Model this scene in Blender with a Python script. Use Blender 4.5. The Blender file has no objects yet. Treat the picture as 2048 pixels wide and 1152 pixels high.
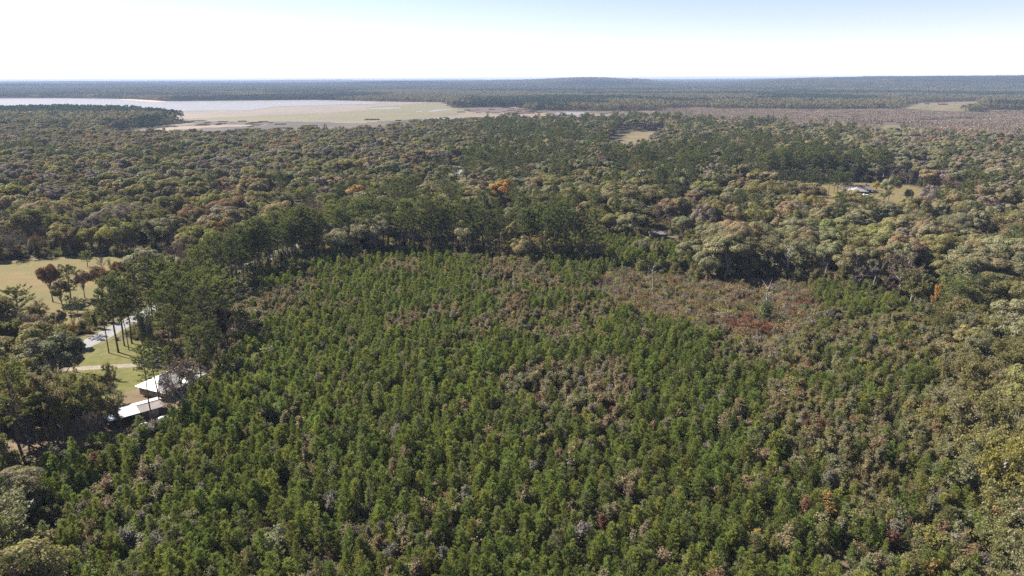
import bpy, math, random
import numpy as np
from mathutils import Matrix, Vector, Euler

R = math.radians
sc = bpy.context.scene
col = sc.collection

# ------------------------------------------------------------------ camera
CAM_H = 90.0
PITCH, ROLL = R(17.04), R(-0.2)
F = 2048 * 24.0 / 36.0                       # focal length in photograph pixels
cd = bpy.data.cameras.new('camera')
cd.sensor_width = 36.0
cd.lens = 24.0
cd.clip_start = 1.0
cd.clip_end = 80000.0
cam = bpy.data.objects.new('camera', cd)
col.objects.link(cam)
CM = Matrix.Rotation(R(90) - PITCH, 3, 'X') @ Matrix.Rotation(ROLL, 3, 'Z')
cam.matrix_world = Matrix.Translation((0, 0, CAM_H)) @ CM.to_4x4()
sc.camera = cam

# ------------------------------------------------------------------ light
SUN_AZ, SUN_EL = -62.0, 40.0                 # degrees left of the view, above the horizon
world = bpy.data.worlds.new('World')
sc.world = world
world.use_nodes = True
wn = world.node_tree
bg = wn.nodes['Background']
sky = wn.nodes.new('ShaderNodeTexSky')
sky.sky_type = 'NISHITA'
sky.sun_disc = False
sky.sun_elevation = R(SUN_EL)
sky.sun_rotation = R(SUN_AZ)
sky.altitude = 1500
sky.air_density = 0.9
sky.dust_density = 0.0
sky.ozone_density = 0.1
skt = wn.nodes.new('ShaderNodeMix')
skt.data_type = 'RGBA'
skt.blend_type = 'MULTIPLY'
skt.inputs['Factor'].default_value = 1.0
skt.inputs['B'].default_value = (1.09, 0.95, 0.97, 1)
wn.links.new(sky.outputs[0], skt.inputs['A'])
wn.links.new(skt.outputs['Result'], bg.inputs[0])
bg.inputs[1].default_value = 0.061
sd = bpy.data.lights.new('sun', 'SUN')
sd.energy = 5.0
sd.angle = R(0.53)
sd.color = (1.0, 0.93, 0.82)
sun = bpy.data.objects.new('sun', sd)
col.objects.link(sun)
S = Vector((math.sin(R(SUN_AZ)) * math.cos(R(SUN_EL)), math.cos(R(SUN_AZ)) * math.cos(R(SUN_EL)), math.sin(R(SUN_EL))))
sun.rotation_euler = S.to_track_quat('Z', 'Y').to_euler()
sun.location = (-300, 200, 400)

vs = sc.view_settings
vs.view_transform = 'Standard'
vs.look = 'None'
vs.exposure = 1.42
vs.gamma = 1.0
vs.use_curve_mapping = False
cy = sc.cycles
cy.max_bounces = 4
cy.diffuse_bounces = 2
cy.glossy_bounces = 2
cy.transmission_bounces = 3
cy.volume_bounces = 0
cy.transparent_max_bounces = 8
cy.caustics_reflective = False
cy.caustics_refractive = False
cy.use_denoising = False
sc.render.film_transparent = False

# ------------------------------------------------------------------ projection between the ground and the photograph
CMn = np.array(CM)


def gp(px, py, z=0.0):
    """ground point seen at a photograph pixel"""
    d = CMn @ np.array([px - 1024.0, -(py - 576.0), -F])
    t = (z - CAM_H) / d[2]
    return d[0] * t, d[1] * t


def proj(X, Y, Z):
    P = np.stack([X, Y, Z - CAM_H], -1) @ CMn
    w = -P[..., 2]
    w = np.where(w > 1e-3, w, 1e-3)
    return 1024 + F * P[..., 0] / w, 576 - F * P[..., 1] / w


def proj1(X, Y, Z):
    a, b = proj(np.array([X]), np.array([Y]), np.array([Z]))
    return float(a[0]), float(b[0])


def height_for(X, Y, top_py):
    lo, hi = 0.0, 60.0
    for _ in range(30):
        m = (lo + hi) / 2
        if proj1(X, Y, m)[1] > top_py:
            lo = m
        else:
            hi = m
    return lo


def wpoly(pts):
    return np.array([gp(x, y) for x, y in pts])


def inside(poly, X, Y):
    n = len(poly)
    r = np.zeros(X.shape, bool)
    j = n - 1
    for i in range(n):
        xi, yi = poly[i]
        xj, yj = poly[j]
        c = ((yi > Y) != (yj > Y)) & (X < (xj - xi) * (Y - yi) / ((yj - yi) if yj != yi else 1e-9) + xi)
        r ^= c
        j = i
    return r


def dist_line(pts, X, Y):
    d = np.full(X.shape, 1e9)
    for (x0, y0), (x1, y1) in zip(pts[:-1], pts[1:]):
        vx, vy = x1 - x0, y1 - y0
        t = np.clip(((X - x0) * vx + (Y - y0) * vy) / (vx * vx + vy * vy), 0, 1)
        d = np.minimum(d, np.hypot(X - x0 - t * vx, Y - y0 - t * vy))
    return d


def _h(i, j, s):
    n = (i.astype(np.int64) * 374761393 + j.astype(np.int64) * 668265263 + s * 974634777) & 0x7fffffff
    n = ((n ^ (n >> 13)) * 1274126177) & 0x7fffffff
    return ((n ^ (n >> 16)) & 0xffff) / 65535.0


def vnoise(X, Y, scale, seed=0):
    x, y = X / scale, Y / scale
    i, j = np.floor(x), np.floor(y)
    f, g = x - i, y - j
    f, g = f * f * (3 - 2 * f), g * g * (3 - 2 * g)
    a, b, c, d = _h(i, j, seed), _h(i + 1, j, seed), _h(i, j + 1, seed), _h(i + 1, j + 1, seed)
    return (a * (1 - f) + b * f) * (1 - g) + (c * (1 - f) + d * f) * g


def fnoise(X, Y, scale, seed=0, octv=4):
    r, a, t = 0.0, 1.0, 0.0
    for k in range(octv):
        r = r + a * vnoise(X, Y, scale / 2 ** k, seed + 17 * k)
        t += a
        a *= 0.5
    return r / t


# ------------------------------------------------------------------ materials
def new_mat(name):
    m = bpy.data.materials.new(name)
    m.use_nodes = True
    m.node_tree.nodes.clear()
    return m, m.node_tree


def nd(t, typ, **kw):
    n = t.nodes.new(typ)
    for k, v in kw.items():
        setattr(n, k, v)
    return n


def out(t, sock, vol=None):
    o = nd(t, 'ShaderNodeOutputMaterial')
    if sock:
        t.links.new(sock, o.inputs['Surface'])
    if vol:
        t.links.new(vol, o.inputs['Volume'])


def mixc(t, a, b, fac, mode='MIX'):
    m = nd(t, 'ShaderNodeMix', data_type='RGBA', blend_type=mode)
    for sock, v in ((m.inputs['Factor'], fac), (m.inputs['A'], a), (m.inputs['B'], b)):
        if hasattr(v, 'is_linked'):
            t.links.new(v, sock)
        elif isinstance(v, (tuple, list)):
            sock.default_value = (*v[:3], 1)
        else:
            sock.default_value = v
    return m.outputs['Result']


def noise_fac(t, scale, lo=0.35, hi=0.65, detail=4, stretch=None):
    co = nd(t, 'ShaderNodeNewGeometry').outputs['Position']
    if stretch:
        mp = nd(t, 'ShaderNodeMapping')
        mp.inputs['Scale'].default_value = stretch
        t.links.new(co, mp.inputs['Vector'])
        co = mp.outputs['Vector']
    n = nd(t, 'ShaderNodeTexNoise')
    n.inputs['Scale'].default_value = scale
    n.inputs['Detail'].default_value = detail
    t.links.new(co, n.inputs['Vector'])
    r = nd(t, 'ShaderNodeMapRange')
    r.inputs['From Min'].default_value = lo
    r.inputs['From Max'].default_value = hi
    t.links.new(n.outputs['Fac'], r.inputs['Value'])
    return r.outputs['Result']


def mat_mottle(name, cols, scales, rough=0.9, spec=0.2, bump=0.0):
    """a base colour broken up by noise patches of further colours"""
    m, t = new_mat(name)
    c = cols[0]
    for k, (cc, s) in enumerate(zip(cols[1:], scales)):
        c = mixc(t, c, cc, noise_fac(t, s, 0.42 + 0.03 * (k % 2), 0.62))
    p = nd(t, 'ShaderNodeBsdfPrincipled')
    p.inputs['Roughness'].default_value = rough
    p.inputs['Specular IOR Level'].default_value = spec
    if hasattr(c, 'is_linked'):
        t.links.new(c, p.inputs['Base Color'])
    else:
        p.inputs['Base Color'].default_value = (*c, 1)
    if bump:
        b = nd(t, 'ShaderNodeBump')
        b.inputs['Strength'].default_value = bump
        b.inputs['Distance'].default_value = 0.3
        t.links.new(noise_fac(t, scales[-1] * 3, 0.2, 0.8), b.inputs['Height'])
        t.links.new(b.outputs[0], p.inputs['Normal'])
    out(t, p.outputs[0])
    return m


def mat_leaf(name, trans=0.3, gloss=0.03):
    m, t = new_mat(name)
    a = nd(t, 'ShaderNodeAttribute', attribute_type='INSTANCER', attribute_name='tint')
    v = nd(t, 'ShaderNodeAttribute', attribute_type='GEOMETRY', attribute_name='var')
    c = mixc(t, a.outputs['Color'], v.outputs['Color'], 1.0, 'MULTIPLY')
    d = nd(t, 'ShaderNodeBsdfDiffuse')
    t.links.new(c, d.inputs[0])
    tr = nd(t, 'ShaderNodeBsdfTranslucent')
    c2 = mixc(t, c, (1.0, 1.05, 0.75), 1.0, 'MULTIPLY')
    t.links.new(c2, tr.inputs[0])
    mx = nd(t, 'ShaderNodeMixShader')
    mx.inputs[0].default_value = trans
    t.links.new(d.outputs[0], mx.inputs[1])
    t.links.new(tr.outputs[0], mx.inputs[2])
    s = mx.outputs[0]
    if gloss:
        g = nd(t, 'ShaderNodeBsdfGlossy')
        g.inputs['Roughness'].default_value = 0.45
        g.inputs['Color'].default_value = (0.9, 0.95, 1, 1)
        m2 = nd(t, 'ShaderNodeMixShader')
        m2.inputs[0].default_value = gloss
        t.links.new(s, m2.inputs[1])
        t.links.new(g.outputs[0], m2.inputs[2])
        s = m2.outputs[0]
    out(t, s)
    return m


def mat_plain(name, c, rough=0.7, metal=0.0, spec=0.4, vary=0.12, scale=0.8):
    m, t = new_mat(name)
    p = nd(t, 'ShaderNodeBsdfPrincipled')
    p.inputs['Roughness'].default_value = rough
    p.inputs['Metallic'].default_value = metal
    p.inputs['Specular IOR Level'].default_value = spec
    cc = mixc(t, tuple(x * (1 - vary) for x in c), tuple(min(1, x * (1 + vary)) for x in c), noise_fac(t, scale, 0.3, 0.7))
    t.links.new(cc, p.inputs['Base Color'])
    out(t, p.outputs[0])
    return m


M = {}
M['leaf'] = mat_leaf('leaf', 0.42, 0.008)
M['needle'] = mat_leaf('needle', 0.40, 0.01)
M['twig'] = mat_leaf('twig', 0.0, 0.0)
M['bark'] = mat_mottle('bark', [(0.10, 0.075, 0.058), (0.17, 0.14, 0.12), (0.05, 0.04, 0.033)], [0.9, 2.5])
M['bark_grey'] = mat_mottle('bark_grey', [(0.20, 0.18, 0.16), (0.13, 0.115, 0.10), (0.28, 0.26, 0.24)], [0.9, 2.5])
M['deadwood'] = mat_mottle('deadwood', [(0.25, 0.225, 0.205), (0.17, 0.15, 0.135), (0.32, 0.30, 0.28)], [0.9, 2.5])
M['floor'] = mat_mottle('forest_floor', [(0.085, 0.062, 0.04), (0.06, 0.055, 0.03), (0.12, 0.09, 0.06)], [0.02, 0.15])
M['pasture'] = mat_mottle('pasture', [(0.140, 0.106, 0.034), (0.112, 0.098, 0.028), (0.175, 0.125, 0.05), (0.098, 0.104, 0.027), (0.15, 0.11, 0.045)], [0.03, 0.12, 0.018, 0.9], bump=0.4)
M['lawn'] = mat_mottle('lawn', [(0.118, 0.112, 0.026), (0.15, 0.122, 0.046), (0.088, 0.094, 0.021)], [0.06, 0.35], bump=0.3)
M['clearing'] = mat_mottle('clearing_grass', [(0.135, 0.105, 0.045), (0.105, 0.10, 0.03), (0.165, 0.125, 0.06)], [0.05, 0.3], bump=0.3)
M['dirt'] = mat_mottle('dirt_yard', [(0.18, 0.125, 0.078), (0.13, 0.09, 0.055), (0.14, 0.112, 0.058)], [0.12, 0.5], bump=0.3)
M['asphalt'] = mat_mottle('asphalt', [(0.24, 0.235, 0.24), (0.28, 0.275, 0.275), (0.20, 0.195, 0.2)], [0.15, 1.2])
M['gravel'] = mat_mottle('gravel_drive', [(0.24, 0.205, 0.16), (0.29, 0.25, 0.20), (0.18, 0.15, 0.11)], [0.3, 1.5])
M['farfield'] = mat_mottle('far_field', [(0.13, 0.105, 0.052), (0.11, 0.098, 0.042), (0.16, 0.125, 0.07)], [0.006, 0.02])
M['sand'] = mat_mottle('shore_sand', [(0.46, 0.37, 0.29), (0.38, 0.28, 0.22)], [0.01])


# ------------------------------------------------------------------ mesh helpers
def mesh_np(name, verts, faces, mats, mat_idx=None, var=None, smooth=None):
    """verts (N,3); faces: list of (n_i, k) int arrays"""
    me = bpy.data.meshes.new(name)
    verts = np.asarray(verts, np.float32)
    loops = np.concatenate([f.ravel() for f in faces]).astype(np.int32)
    counts = np.concatenate([np.full(len(f), f.shape[1]) for f in faces]).astype(np.int32)
    starts = np.concatenate([[0], np.cumsum(counts)[:-1]]).astype(np.int32)
    me.vertices.add(len(verts))
    me.vertices.foreach_set('co', verts.ravel())
    me.loops.add(len(loops))
    me.loops.foreach_set('vertex_index', loops)
    me.polygons.add(len(counts))
    me.polygons.foreach_set('loop_start', starts)
    try:
        me.polygons.foreach_set('loop_total', counts)
    except Exception:
        pass
    if mat_idx is not None:
        me.polygons.foreach_set('material_index', np.asarray(mat_idx, np.int32))
    if smooth is not None:
        me.polygons.foreach_set('use_smooth', np.full(len(counts), smooth))
    for m in mats:
        me.materials.append(m)
    if var is not None:
        a = me.attributes.new('var', 'FLOAT_COLOR', 'FACE')
        v = np.ones((len(counts), 4), np.float32)
        v[:, :3] = var
        a.data.foreach_set('color', v.ravel())
    me.update()
    me.validate()
    return me


def link(name, me, parent=None, loc=None, rot=None, **props):
    o = bpy.data.objects.new(name, me)
    col.objects.link(o)
    if parent:
        o.parent = parent
    if loc is not None:
        o.location = loc
    if rot is not None:
        o.rotation_euler = rot
    for k, v in props.items():
        o[k] = v
    return o


class Geo:
    """collects faces of one mesh"""

    def __init__(s):
        s.v, s.q, s.t, s.qv, s.tv, s.n = [], [], [], [], [], 0

    def quads(s, v, var=None):            # v (N,4,3)
        n = len(v)
        s.v.append(v.reshape(-1, 3))
        s.q.append(np.arange(n * 4).reshape(n, 4) + s.n)
        s.qv.append(np.ones((n, 3)) if var is None else var)
        s.n += n * 4

    def tris(s, v, var=None):
        n = len(v)
        s.v.append(v.reshape(-1, 3))
        s.t.append(np.arange(n * 3).reshape(n, 3) + s.n)
        s.tv.append(np.ones((n, 3)) if var is None else var)
        s.n += n * 3

    def tube(s, pts, rad, k=6, cap=True):
        pts = np.asarray(pts, float)
        rad = np.asarray(rad, float)
        m = len(pts)
        tan = np.gradient(pts, axis=0)
        tan /= np.linalg.norm(tan, axis=1)[:, None] + 1e-9
        ref = np.where(np.abs(tan[:, 2:3]) > 0.9, np.array([[1.0, 0, 0]]), np.array([[0, 0, 1.0]]))
        a = np.cross(tan, ref)
        a /= np.linalg.norm(a, axis=1)[:, None] + 1e-9
        b = np.cross(tan, a)
        ang = np.arange(k) * 2 * math.pi / k
        ring = pts[:, None] + rad[:, None, None] * (np.cos(ang)[None, :, None] * a[:, None] + np.sin(ang)[None, :, None] * b[:, None])
        base = s.n
        s.v.append(ring.reshape(-1, 3))
        i, j = np.meshgrid(np.arange(m - 1), np.arange(k), indexing='ij')
        i, j = i.ravel(), j.ravel()
        j2 = (j + 1) % k
        f = np.stack([i * k + j, i * k + j2, (i + 1) * k + j2, (i + 1) * k + j], 1) + base
        s.q.append(f)
        s.qv.append(np.ones((len(f), 3)))
        s.n += m * k

    def mesh(s, name, mats, mat=0):
        fs, vv = [], []
        if s.q:
            fs.append(np.concatenate(s.q)); vv.append(np.concatenate(s.qv))
        if s.t:
            fs.append(np.concatenate(s.t)); vv.append(np.concatenate(s.tv))
        return mesh_np(name, np.concatenate(s.v), fs, mats, None, np.concatenate(vv))


def unit(v):
    return v / (np.linalg.norm(v, axis=-1, keepdims=True) + 1e-9)


def sph(rng, n):
    return unit(rng.normal(size=(n, 3)))


def cards(rng, c, nrm, s, aspect=0.62):
    n = len(c)
    nrm = unit(nrm)
    t = unit(np.cross(nrm, sph(rng, n)))
    b = np.cross(nrm, t)
    s = np.broadcast_to(np.asarray(s, float), (n,))[:, None]
    asp = (aspect * rng.uniform(0.7, 1.3, (n, 1)))
    bend = nrm * s * 0.25
    return np.stack([c + t * s - bend, c + b * s * asp, c - t * s - bend, c - b * s * asp], 1)


def blades(rng, base, d, L, w):
    n = len(base)
    d = unit(d)
    side = unit(np.cross(d, sph(rng, n)))
    L = np.broadcast_to(np.asarray(L, float), (n,))[:, None]
    return np.stack([base - side * w, base + side * w, base + d * L], 1)


def vary(rng, n, b=0.22, h=0.08):
    v = rng.uniform(1 - b, 1 + b, (n, 1)) * (1 + rng.uniform(-h, h, (n, 3)))
    return v


# ------------------------------------------------------------------ plant prototypes: each returns (trunk mesh, crown mesh)
def proto_hardwood(name, seed, Rc=5.8, H=17.0, lobes=34, nleaf=7000, leaf=0.27, flat=0.72, bark='bark_grey', thin=0.0):
    rng = np.random.default_rng(seed)
    g, tr = Geo(), Geo()
    cz = H - Rc * flat * 1.05
    d = sph(rng, lobes * 3)
    d = d[d[:, 2] > -0.55][:lobes]
    rad = np.array([Rc * rng.uniform(0.85, 1.1), Rc * rng.uniform(0.85, 1.1), Rc * flat])
    nk = int(rng.integers(4, 8))
    kd = sph(rng, nk * 3)
    kd = kd[kd[:, 2] > -0.1][:nk]
    own = np.argmax(d @ kd.T + rng.normal(0, .12, (len(d), len(kd))), 1)
    rk = rng.uniform(.72, 1.12, len(kd))
    pull = kd[own] * .35 + d * .65
    lc = np.array([0, 0, cz]) + unit(pull) * rad * rk[own][:, None] * rng.uniform(0.5, 0.95, (len(d), 1))
    lr = Rc * rng.uniform(0.14, 0.36, len(d)) * (1 - 0.15 * d[:, 2])
    lt = vary(rng, len(d), 0.16, 0.07)
    w = lr ** 2
    k = rng.choice(len(d), nleaf, p=w / w.sum())
    dl = unit(sph(rng, nleaf) + 0.55 * d[k] + np.array([0, 0, 0.25]))
    rr = np.where(rng.random(nleaf) < 0.8, rng.uniform(0.82, 1.12, nleaf), rng.uniform(0.4, 0.9, nleaf))
    p = lc[k] + dl * lr[k][:, None] * rr[:, None] * np.array([1, 1, 0.8])
    g.quads(cards(rng, p, dl + 0.5 * sph(rng, nleaf), leaf * rng.uniform(0.7, 1.35, nleaf)), lt[k] * vary(rng, nleaf, 0.16, 0.06))
    # trunk and limbs
    zf = H * 0.3
    lean = rng.normal(0, 0.35, 2)
    tr.tube([[0, 0, -0.6], [0, 0, 1.0], [lean[0] * .5, lean[1] * .5, zf * .6], [lean[0], lean[1], zf], [lean[0], lean[1], cz]],
            [0.5, 0.36, 0.3, 0.26, 0.1], 7)
    for i in rng.choice(len(d), min(11, len(d)), replace=False):
        e = lc[i] + d[i] * lr[i] * 0.3
        s0 = np.array([lean[0], lean[1], zf * rng.uniform(0.8, 1.25)])
        mid = (s0 * 0.5 + e * 0.5) + np.array([0, 0, rng.uniform(-.6, 0.9)])
        tr.tube([s0, mid, e], [0.19, 0.12, 0.04], 5)
    return tr.mesh(name + '_trunk', [M[bark]]), g.mesh(name + '_crown', [M['leaf']])


def proto_bare(name, seed, Rc=5.0, H=16.0, n1=9, n2=7, n3=7, n4=6, leafn=500, tw=0.035, bark='bark_grey', leafcol=(1.15, .85, .55), leaf=.17, mat='twig'):
    """leafless hardwood: limbs, branches and a haze of twigs"""
    rng = np.random.default_rng(seed)
    tr, g = Geo(), Geo()
    zf = H * 0.28
    tr.tube([[0, 0, -0.6], [0, 0, 1], [rng.normal(0, .2), rng.normal(0, .2), zf], [0.3, 0, H * 0.6], [0.2, 0.3, H * 0.86]], [0.45, 0.34, 0.28, 0.15, 0.04], 7)
    tw_b, tw_d, tw_l = [], [], []
    for i in range(n1):
        z0 = zf + (H * 0.45) * rng.random() ** 1.3
        az = i * 2.4 + rng.normal(0, 0.3)
        el = rng.uniform(0.45, 1.1) + 0.25 * (z0 - zf) / H
        L = Rc * rng.uniform(0.8, 1.25)
        dr = np.array([math.cos(az) * math.cos(el), math.sin(az) * math.cos(el), math.sin(el)])
        p0 = np.array([0.1, 0.05, z0])
        p1 = p0 + dr * L * 0.5 + rng.normal(0, .25, 3)
        p2 = p1 + unit(dr + np.array([0, 0, 0.35])) * L * 0.6
        tr.tube([p0, p1, p2], [0.17, 0.11, 0.04], 5)
        for j in range(n2):
            t = 0.25 + 0.75 * (j + rng.random()) / n2
            q0 = p0 + (p1 - p0) * min(1, t * 2) if t < .5 else p1 + (p2 - p1) * (t * 2 - 1)
            e = unit(dr * 0.6 + sph(rng, 1)[0] * 0.8 + np.array([0, 0, .35]))
            l2 = L * rng.uniform(0.25, 0.5)
            q1 = q0 + e * l2
            tr.tube([q0, (q0 + q1) / 2 + rng.normal(0, .1, 3), q1], [0.06, 0.045, 0.015], 4)
            for m in range(n3):
                s0 = q0 + (q1 - q0) * rng.uniform(0.2, 1.0)
                e3 = unit(e * 0.5 + sph(rng, 1)[0] * 0.8 + np.array([0, 0, .3]))
                l3 = rng.uniform(0.6, 1.3)
                tw_b.append(s0); tw_d.append(e3); tw_l.append(l3)
                for n in range(n4):
                    tw_b.append(s0 + e3 * l3 * rng.uniform(0.2, 1)); tw_d.append(unit(e3 * .6 + sph(rng, 1)[0])); tw_l.append(rng.uniform(0.4, 0.9))
    tb, td, tl = np.array(tw_b), np.array(tw_d), np.array(tw_l)
    g.tris(blades(rng, tb, td, tl, tw), vary(rng, len(tb), 0.2, 0.05))
    if leafn:
        k = rng.choice(len(tb), leafn)
        pl = tb[k] + td[k] * tl[k][:, None] * rng.uniform(.3, 1.1, (leafn, 1)) + rng.normal(0, .12, (leafn, 3))
        g.quads(cards(rng, pl, sph(rng, leafn) + unit(pl - np.array([0, 0, H * .55])) * .7, leaf * rng.uniform(.7, 1.3, leafn)), vary(rng, leafn, .16, .07) * np.array(leafcol))
    return tr.mesh(name + '_trunk', [M[bark]]), g.mesh(name + '_crown', [M[mat]])


def tuft(rng, g, c, d, n, L, w, spread=0.75, tint=None):
    """needle bundles sprayed around the shoot direction d at centres c"""
    m = len(c)
    cc = np.repeat(c, n, 0) + rng.normal(0, 0.07, (m * n, 3))
    dd = unit(np.repeat(d, n, 0) + spread * sph(rng, m * n))
    v = vary(rng, m * n, 0.12, 0.05)
    if tint is not None:
        v = v * np.repeat(tint, n, 0)
    g.tris(blades(rng, cc, dd, L * rng.uniform(0.75, 1.25, m * n), w), v)


def proto_young_pine(name, seed, H=7.0, Rc=1.75, tip=.72, n=13, L=0.34, w=0.042, per=3.6):
    rng = np.random.default_rng(seed)
    g, tr = Geo(), Geo()
    tr.tube([[0, 0, -0.4], [0.03, 0, H * .3], [rng.normal(0, .07), rng.normal(0, .07), H * .7], [0, 0, H]], [0.1, 0.08, 0.045, 0.012], 5)
    cs, ds, ts = [], [], []
    z = 0.7
    while z < H - 0.25:
        u = z / H
        Lb = Rc * (1 - u) ** tip * rng.uniform(0.8, 1.15) * min(1, 0.55 + u * 2.2) + 0.12
        nb = rng.integers(4, 7)
        a0 = rng.uniform(0, 6.28)
        for b in range(nb):
            az = a0 + b * 6.283 / nb + rng.normal(0, 0.18)
            el = 0.22 + 0.65 * u + rng.normal(0, 0.1)
            d = np.array([math.cos(az) * math.cos(el), math.sin(az) * math.cos(el), math.sin(el)])
            lb = Lb * rng.uniform(0.75, 1.2)
            p0 = np.array([0, 0, z])
            e = p0 + d * lb + np.array([0, 0, 0.12 * lb * lb])
            tr.tube([p0, (p0 + e) / 2 - np.array([0, 0, 0.03]), e], [0.022, 0.016, 0.006], 3)
            nt = max(1, int(round(per * lb / 1.2 + rng.random())))
            tb = vary(rng, 1, 0.14, 0.05)[0]
            for k in range(nt):
                t = 0.35 + 0.65 * (k + 0.6) / nt
                cs.append(p0 + (e - p0) * t + rng.normal(0, 0.1, 3))
                ds.append(unit(d + np.array([0, 0, 0.75]) + rng.normal(0, .2, 3)))
                ts.append(tb)
        z += rng.uniform(0.42, 0.62)
    for k in range(6):
        cs.append(np.array([0, 0, H - 0.14 * k])); ds.append(np.array([0, 0, 1.0])); ts.append(np.ones(3))
    tuft(rng, g, np.array(cs), np.array(ds), n, L, w, 0.8, np.array(ts))
    return tr.mesh(name + '_trunk', [M['bark']]), g.mesh(name + '_crown', [M['needle']])


def proto_pine(name, seed, H=25.0, Rc=3.6, base=0.55, nb=46, n=12, L=0.5, w=0.075, rnd=1.0, stub=8):
    """tall pine: long bare bole, irregular clumps of needles on spreading limbs"""
    rng = np.random.default_rng(seed)
    g, tr = Geo(), Geo()
    bx, by = rng.normal(0, 0.25, 2), rng.normal(0, 0.25, 2)
    pz = [-0.6, 1.0, H * .35, H * .65, H * .97]
    pts = [[0, 0, pz[0]], [0, 0, pz[1]], [bx[0], by[0], pz[2]], [bx[1], by[1], pz[3]], [bx[1], by[1], pz[4]]]
    tr.tube(pts, [0.36, 0.28, 0.23, 0.16, 0.04], 7)
    ax = lambda z: np.array([np.interp(z, pz, [p[0] for p in pts]), np.interp(z, pz, [p[1] for p in pts]), z])
    cs, ds, ts = [], [], []
    zb = H * base
    for b in range(nb):
        u = (b + rng.random()) / nb
        z = zb + (H - zb) * (u ** 0.85) * 0.97
        prof = math.sin(math.pi * (0.18 + 0.80 * u)) ** 0.7
        lb = Rc * prof * rng.uniform(0.55, 1.25) + 0.35
        az = b * 2.399 + rng.normal(0, 0.5)
        el = -0.05 + 0.75 * u + rng.normal(0, 0.15)
        d = np.array([math.cos(az) * math.cos(el), math.sin(az) * math.cos(el), math.sin(el)])
        p0 = ax(z)
        e = p0 + d * lb + np.array([0, 0, 0.06 * lb * lb])
        tr.tube([p0, (p0 + e) / 2 + np.array([0, 0, -0.08 * lb]), e], [0.07, 0.05, 0.02], 4)
        nc = int(2 + lb * 3.0)
        tb = vary(rng, 1, 0.17, 0.06)[0]
        for k in range(nc):
            t = 0.45 + 0.6 * rng.random()
            c = p0 + (e - p0) * t + sph(rng, 1)[0] * np.array([0.6, 0.6, 0.3]) * rng.uniform(0.2, 1.0) * rnd
            cs.append(c)
            ds.append(unit(d * 0.7 + np.array([0, 0, 0.9]) + rng.normal(0, .3, 3)))
            ts.append(tb)
    for b in range(stub):
        z = H * rng.uniform(base * 0.55, base)
        az = rng.uniform(0, 6.28)
        p0 = ax(z)
        tr.tube([p0, p0 + np.array([math.cos(az), math.sin(az), 0.15]) * rng.uniform(0.4, 1.5)], [0.04, 0.012], 3)
    tuft(rng, g, np.array(cs), np.array(ds), n, L, w, 0.9, np.array(ts))
    return tr.mesh(name + '_trunk', [M['bark']]), g.mesh(name + '_crown', [M['needle']])


def proto_sapling(name, seed, H=5.0, Rc=1.3, nleaf=2300, leaf=0.105, stems=6, dome=False, bare=0.0):
    """young hardwood or brush: thin upright stems with loose leaves"""
    rng = np.random.default_rng(seed)
    g, tr = Geo(), Geo()
    P, D = [], []
    for s in range(stems):
        az = rng.uniform(0, 6.28)
        sp = Rc * rng.uniform(0.1, 0.95) * (1 if dome else 0.75)
        top = np.array([math.cos(az) * sp, math.sin(az) * sp, H * rng.uniform(0.5, 1.0) * (1 - (0.3 * (sp / Rc) ** 2))])
        b0 = np.array([math.cos(az) * sp * .15, math.sin(az) * sp * .15, -0.2])
        mid = (b0 + top) / 2 + rng.normal(0, .08, 3)
        tr.tube([b0, mid, top], [0.05, 0.035, 0.01], 4)
        for k in range(9):
            t = rng.uniform(0.2, 1.0)
            q = b0 + (top - b0) * t
            e = unit(sph(rng, 1)[0] * np.array([1, 1, .4]) + np.array([0, 0, .5]))
            l = Rc * rng.uniform(0.25, 0.75) * (1.05 - 0.6 * t if not dome else 0.8)
            tr.tube([q, q + e * l], [0.02, 0.006], 3)
            P.append(q); D.append(e * l)
    P, D = np.array(P), np.array(D)
    k = rng.choice(len(P), nleaf)
    p = P[k] + D[k] * rng.uniform(0.15, 1.15, (nleaf, 1)) + rng.normal(0, 0.24, (nleaf, 3)) * (Rc / 1.3)
    p[:, 2] = np.maximum(p[:, 2], 0.1)
    bt = vary(rng, len(P), 0.16, 0.08)
    out_d = unit(p - np.array([0, 0, H * .45]))
    g.quads(cards(rng, p, out_d + 0.7 * sph(rng, nleaf), leaf * rng.uniform(.7, 1.4, nleaf)), bt[k] * vary(rng, nleaf, .17, .07))
    nt = int(nleaf * bare)
    if nt:
        k = rng.choice(len(P), nt)
        g.tris(blades(rng, P[k] + D[k] * rng.uniform(0.2, 1, (nt, 1)), unit(D[k]) + .7 * sph(rng, nt) + np.array([0, 0, .4]), rng.uniform(.4, .8, nt), 0.02), vary(rng, nt, .2, .05) * np.array([1.0, .95, .95]))
    return tr.mesh(name + '_trunk', [M['bark_grey']]), g.mesh(name + '_crown', [M['leaf']])


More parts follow.
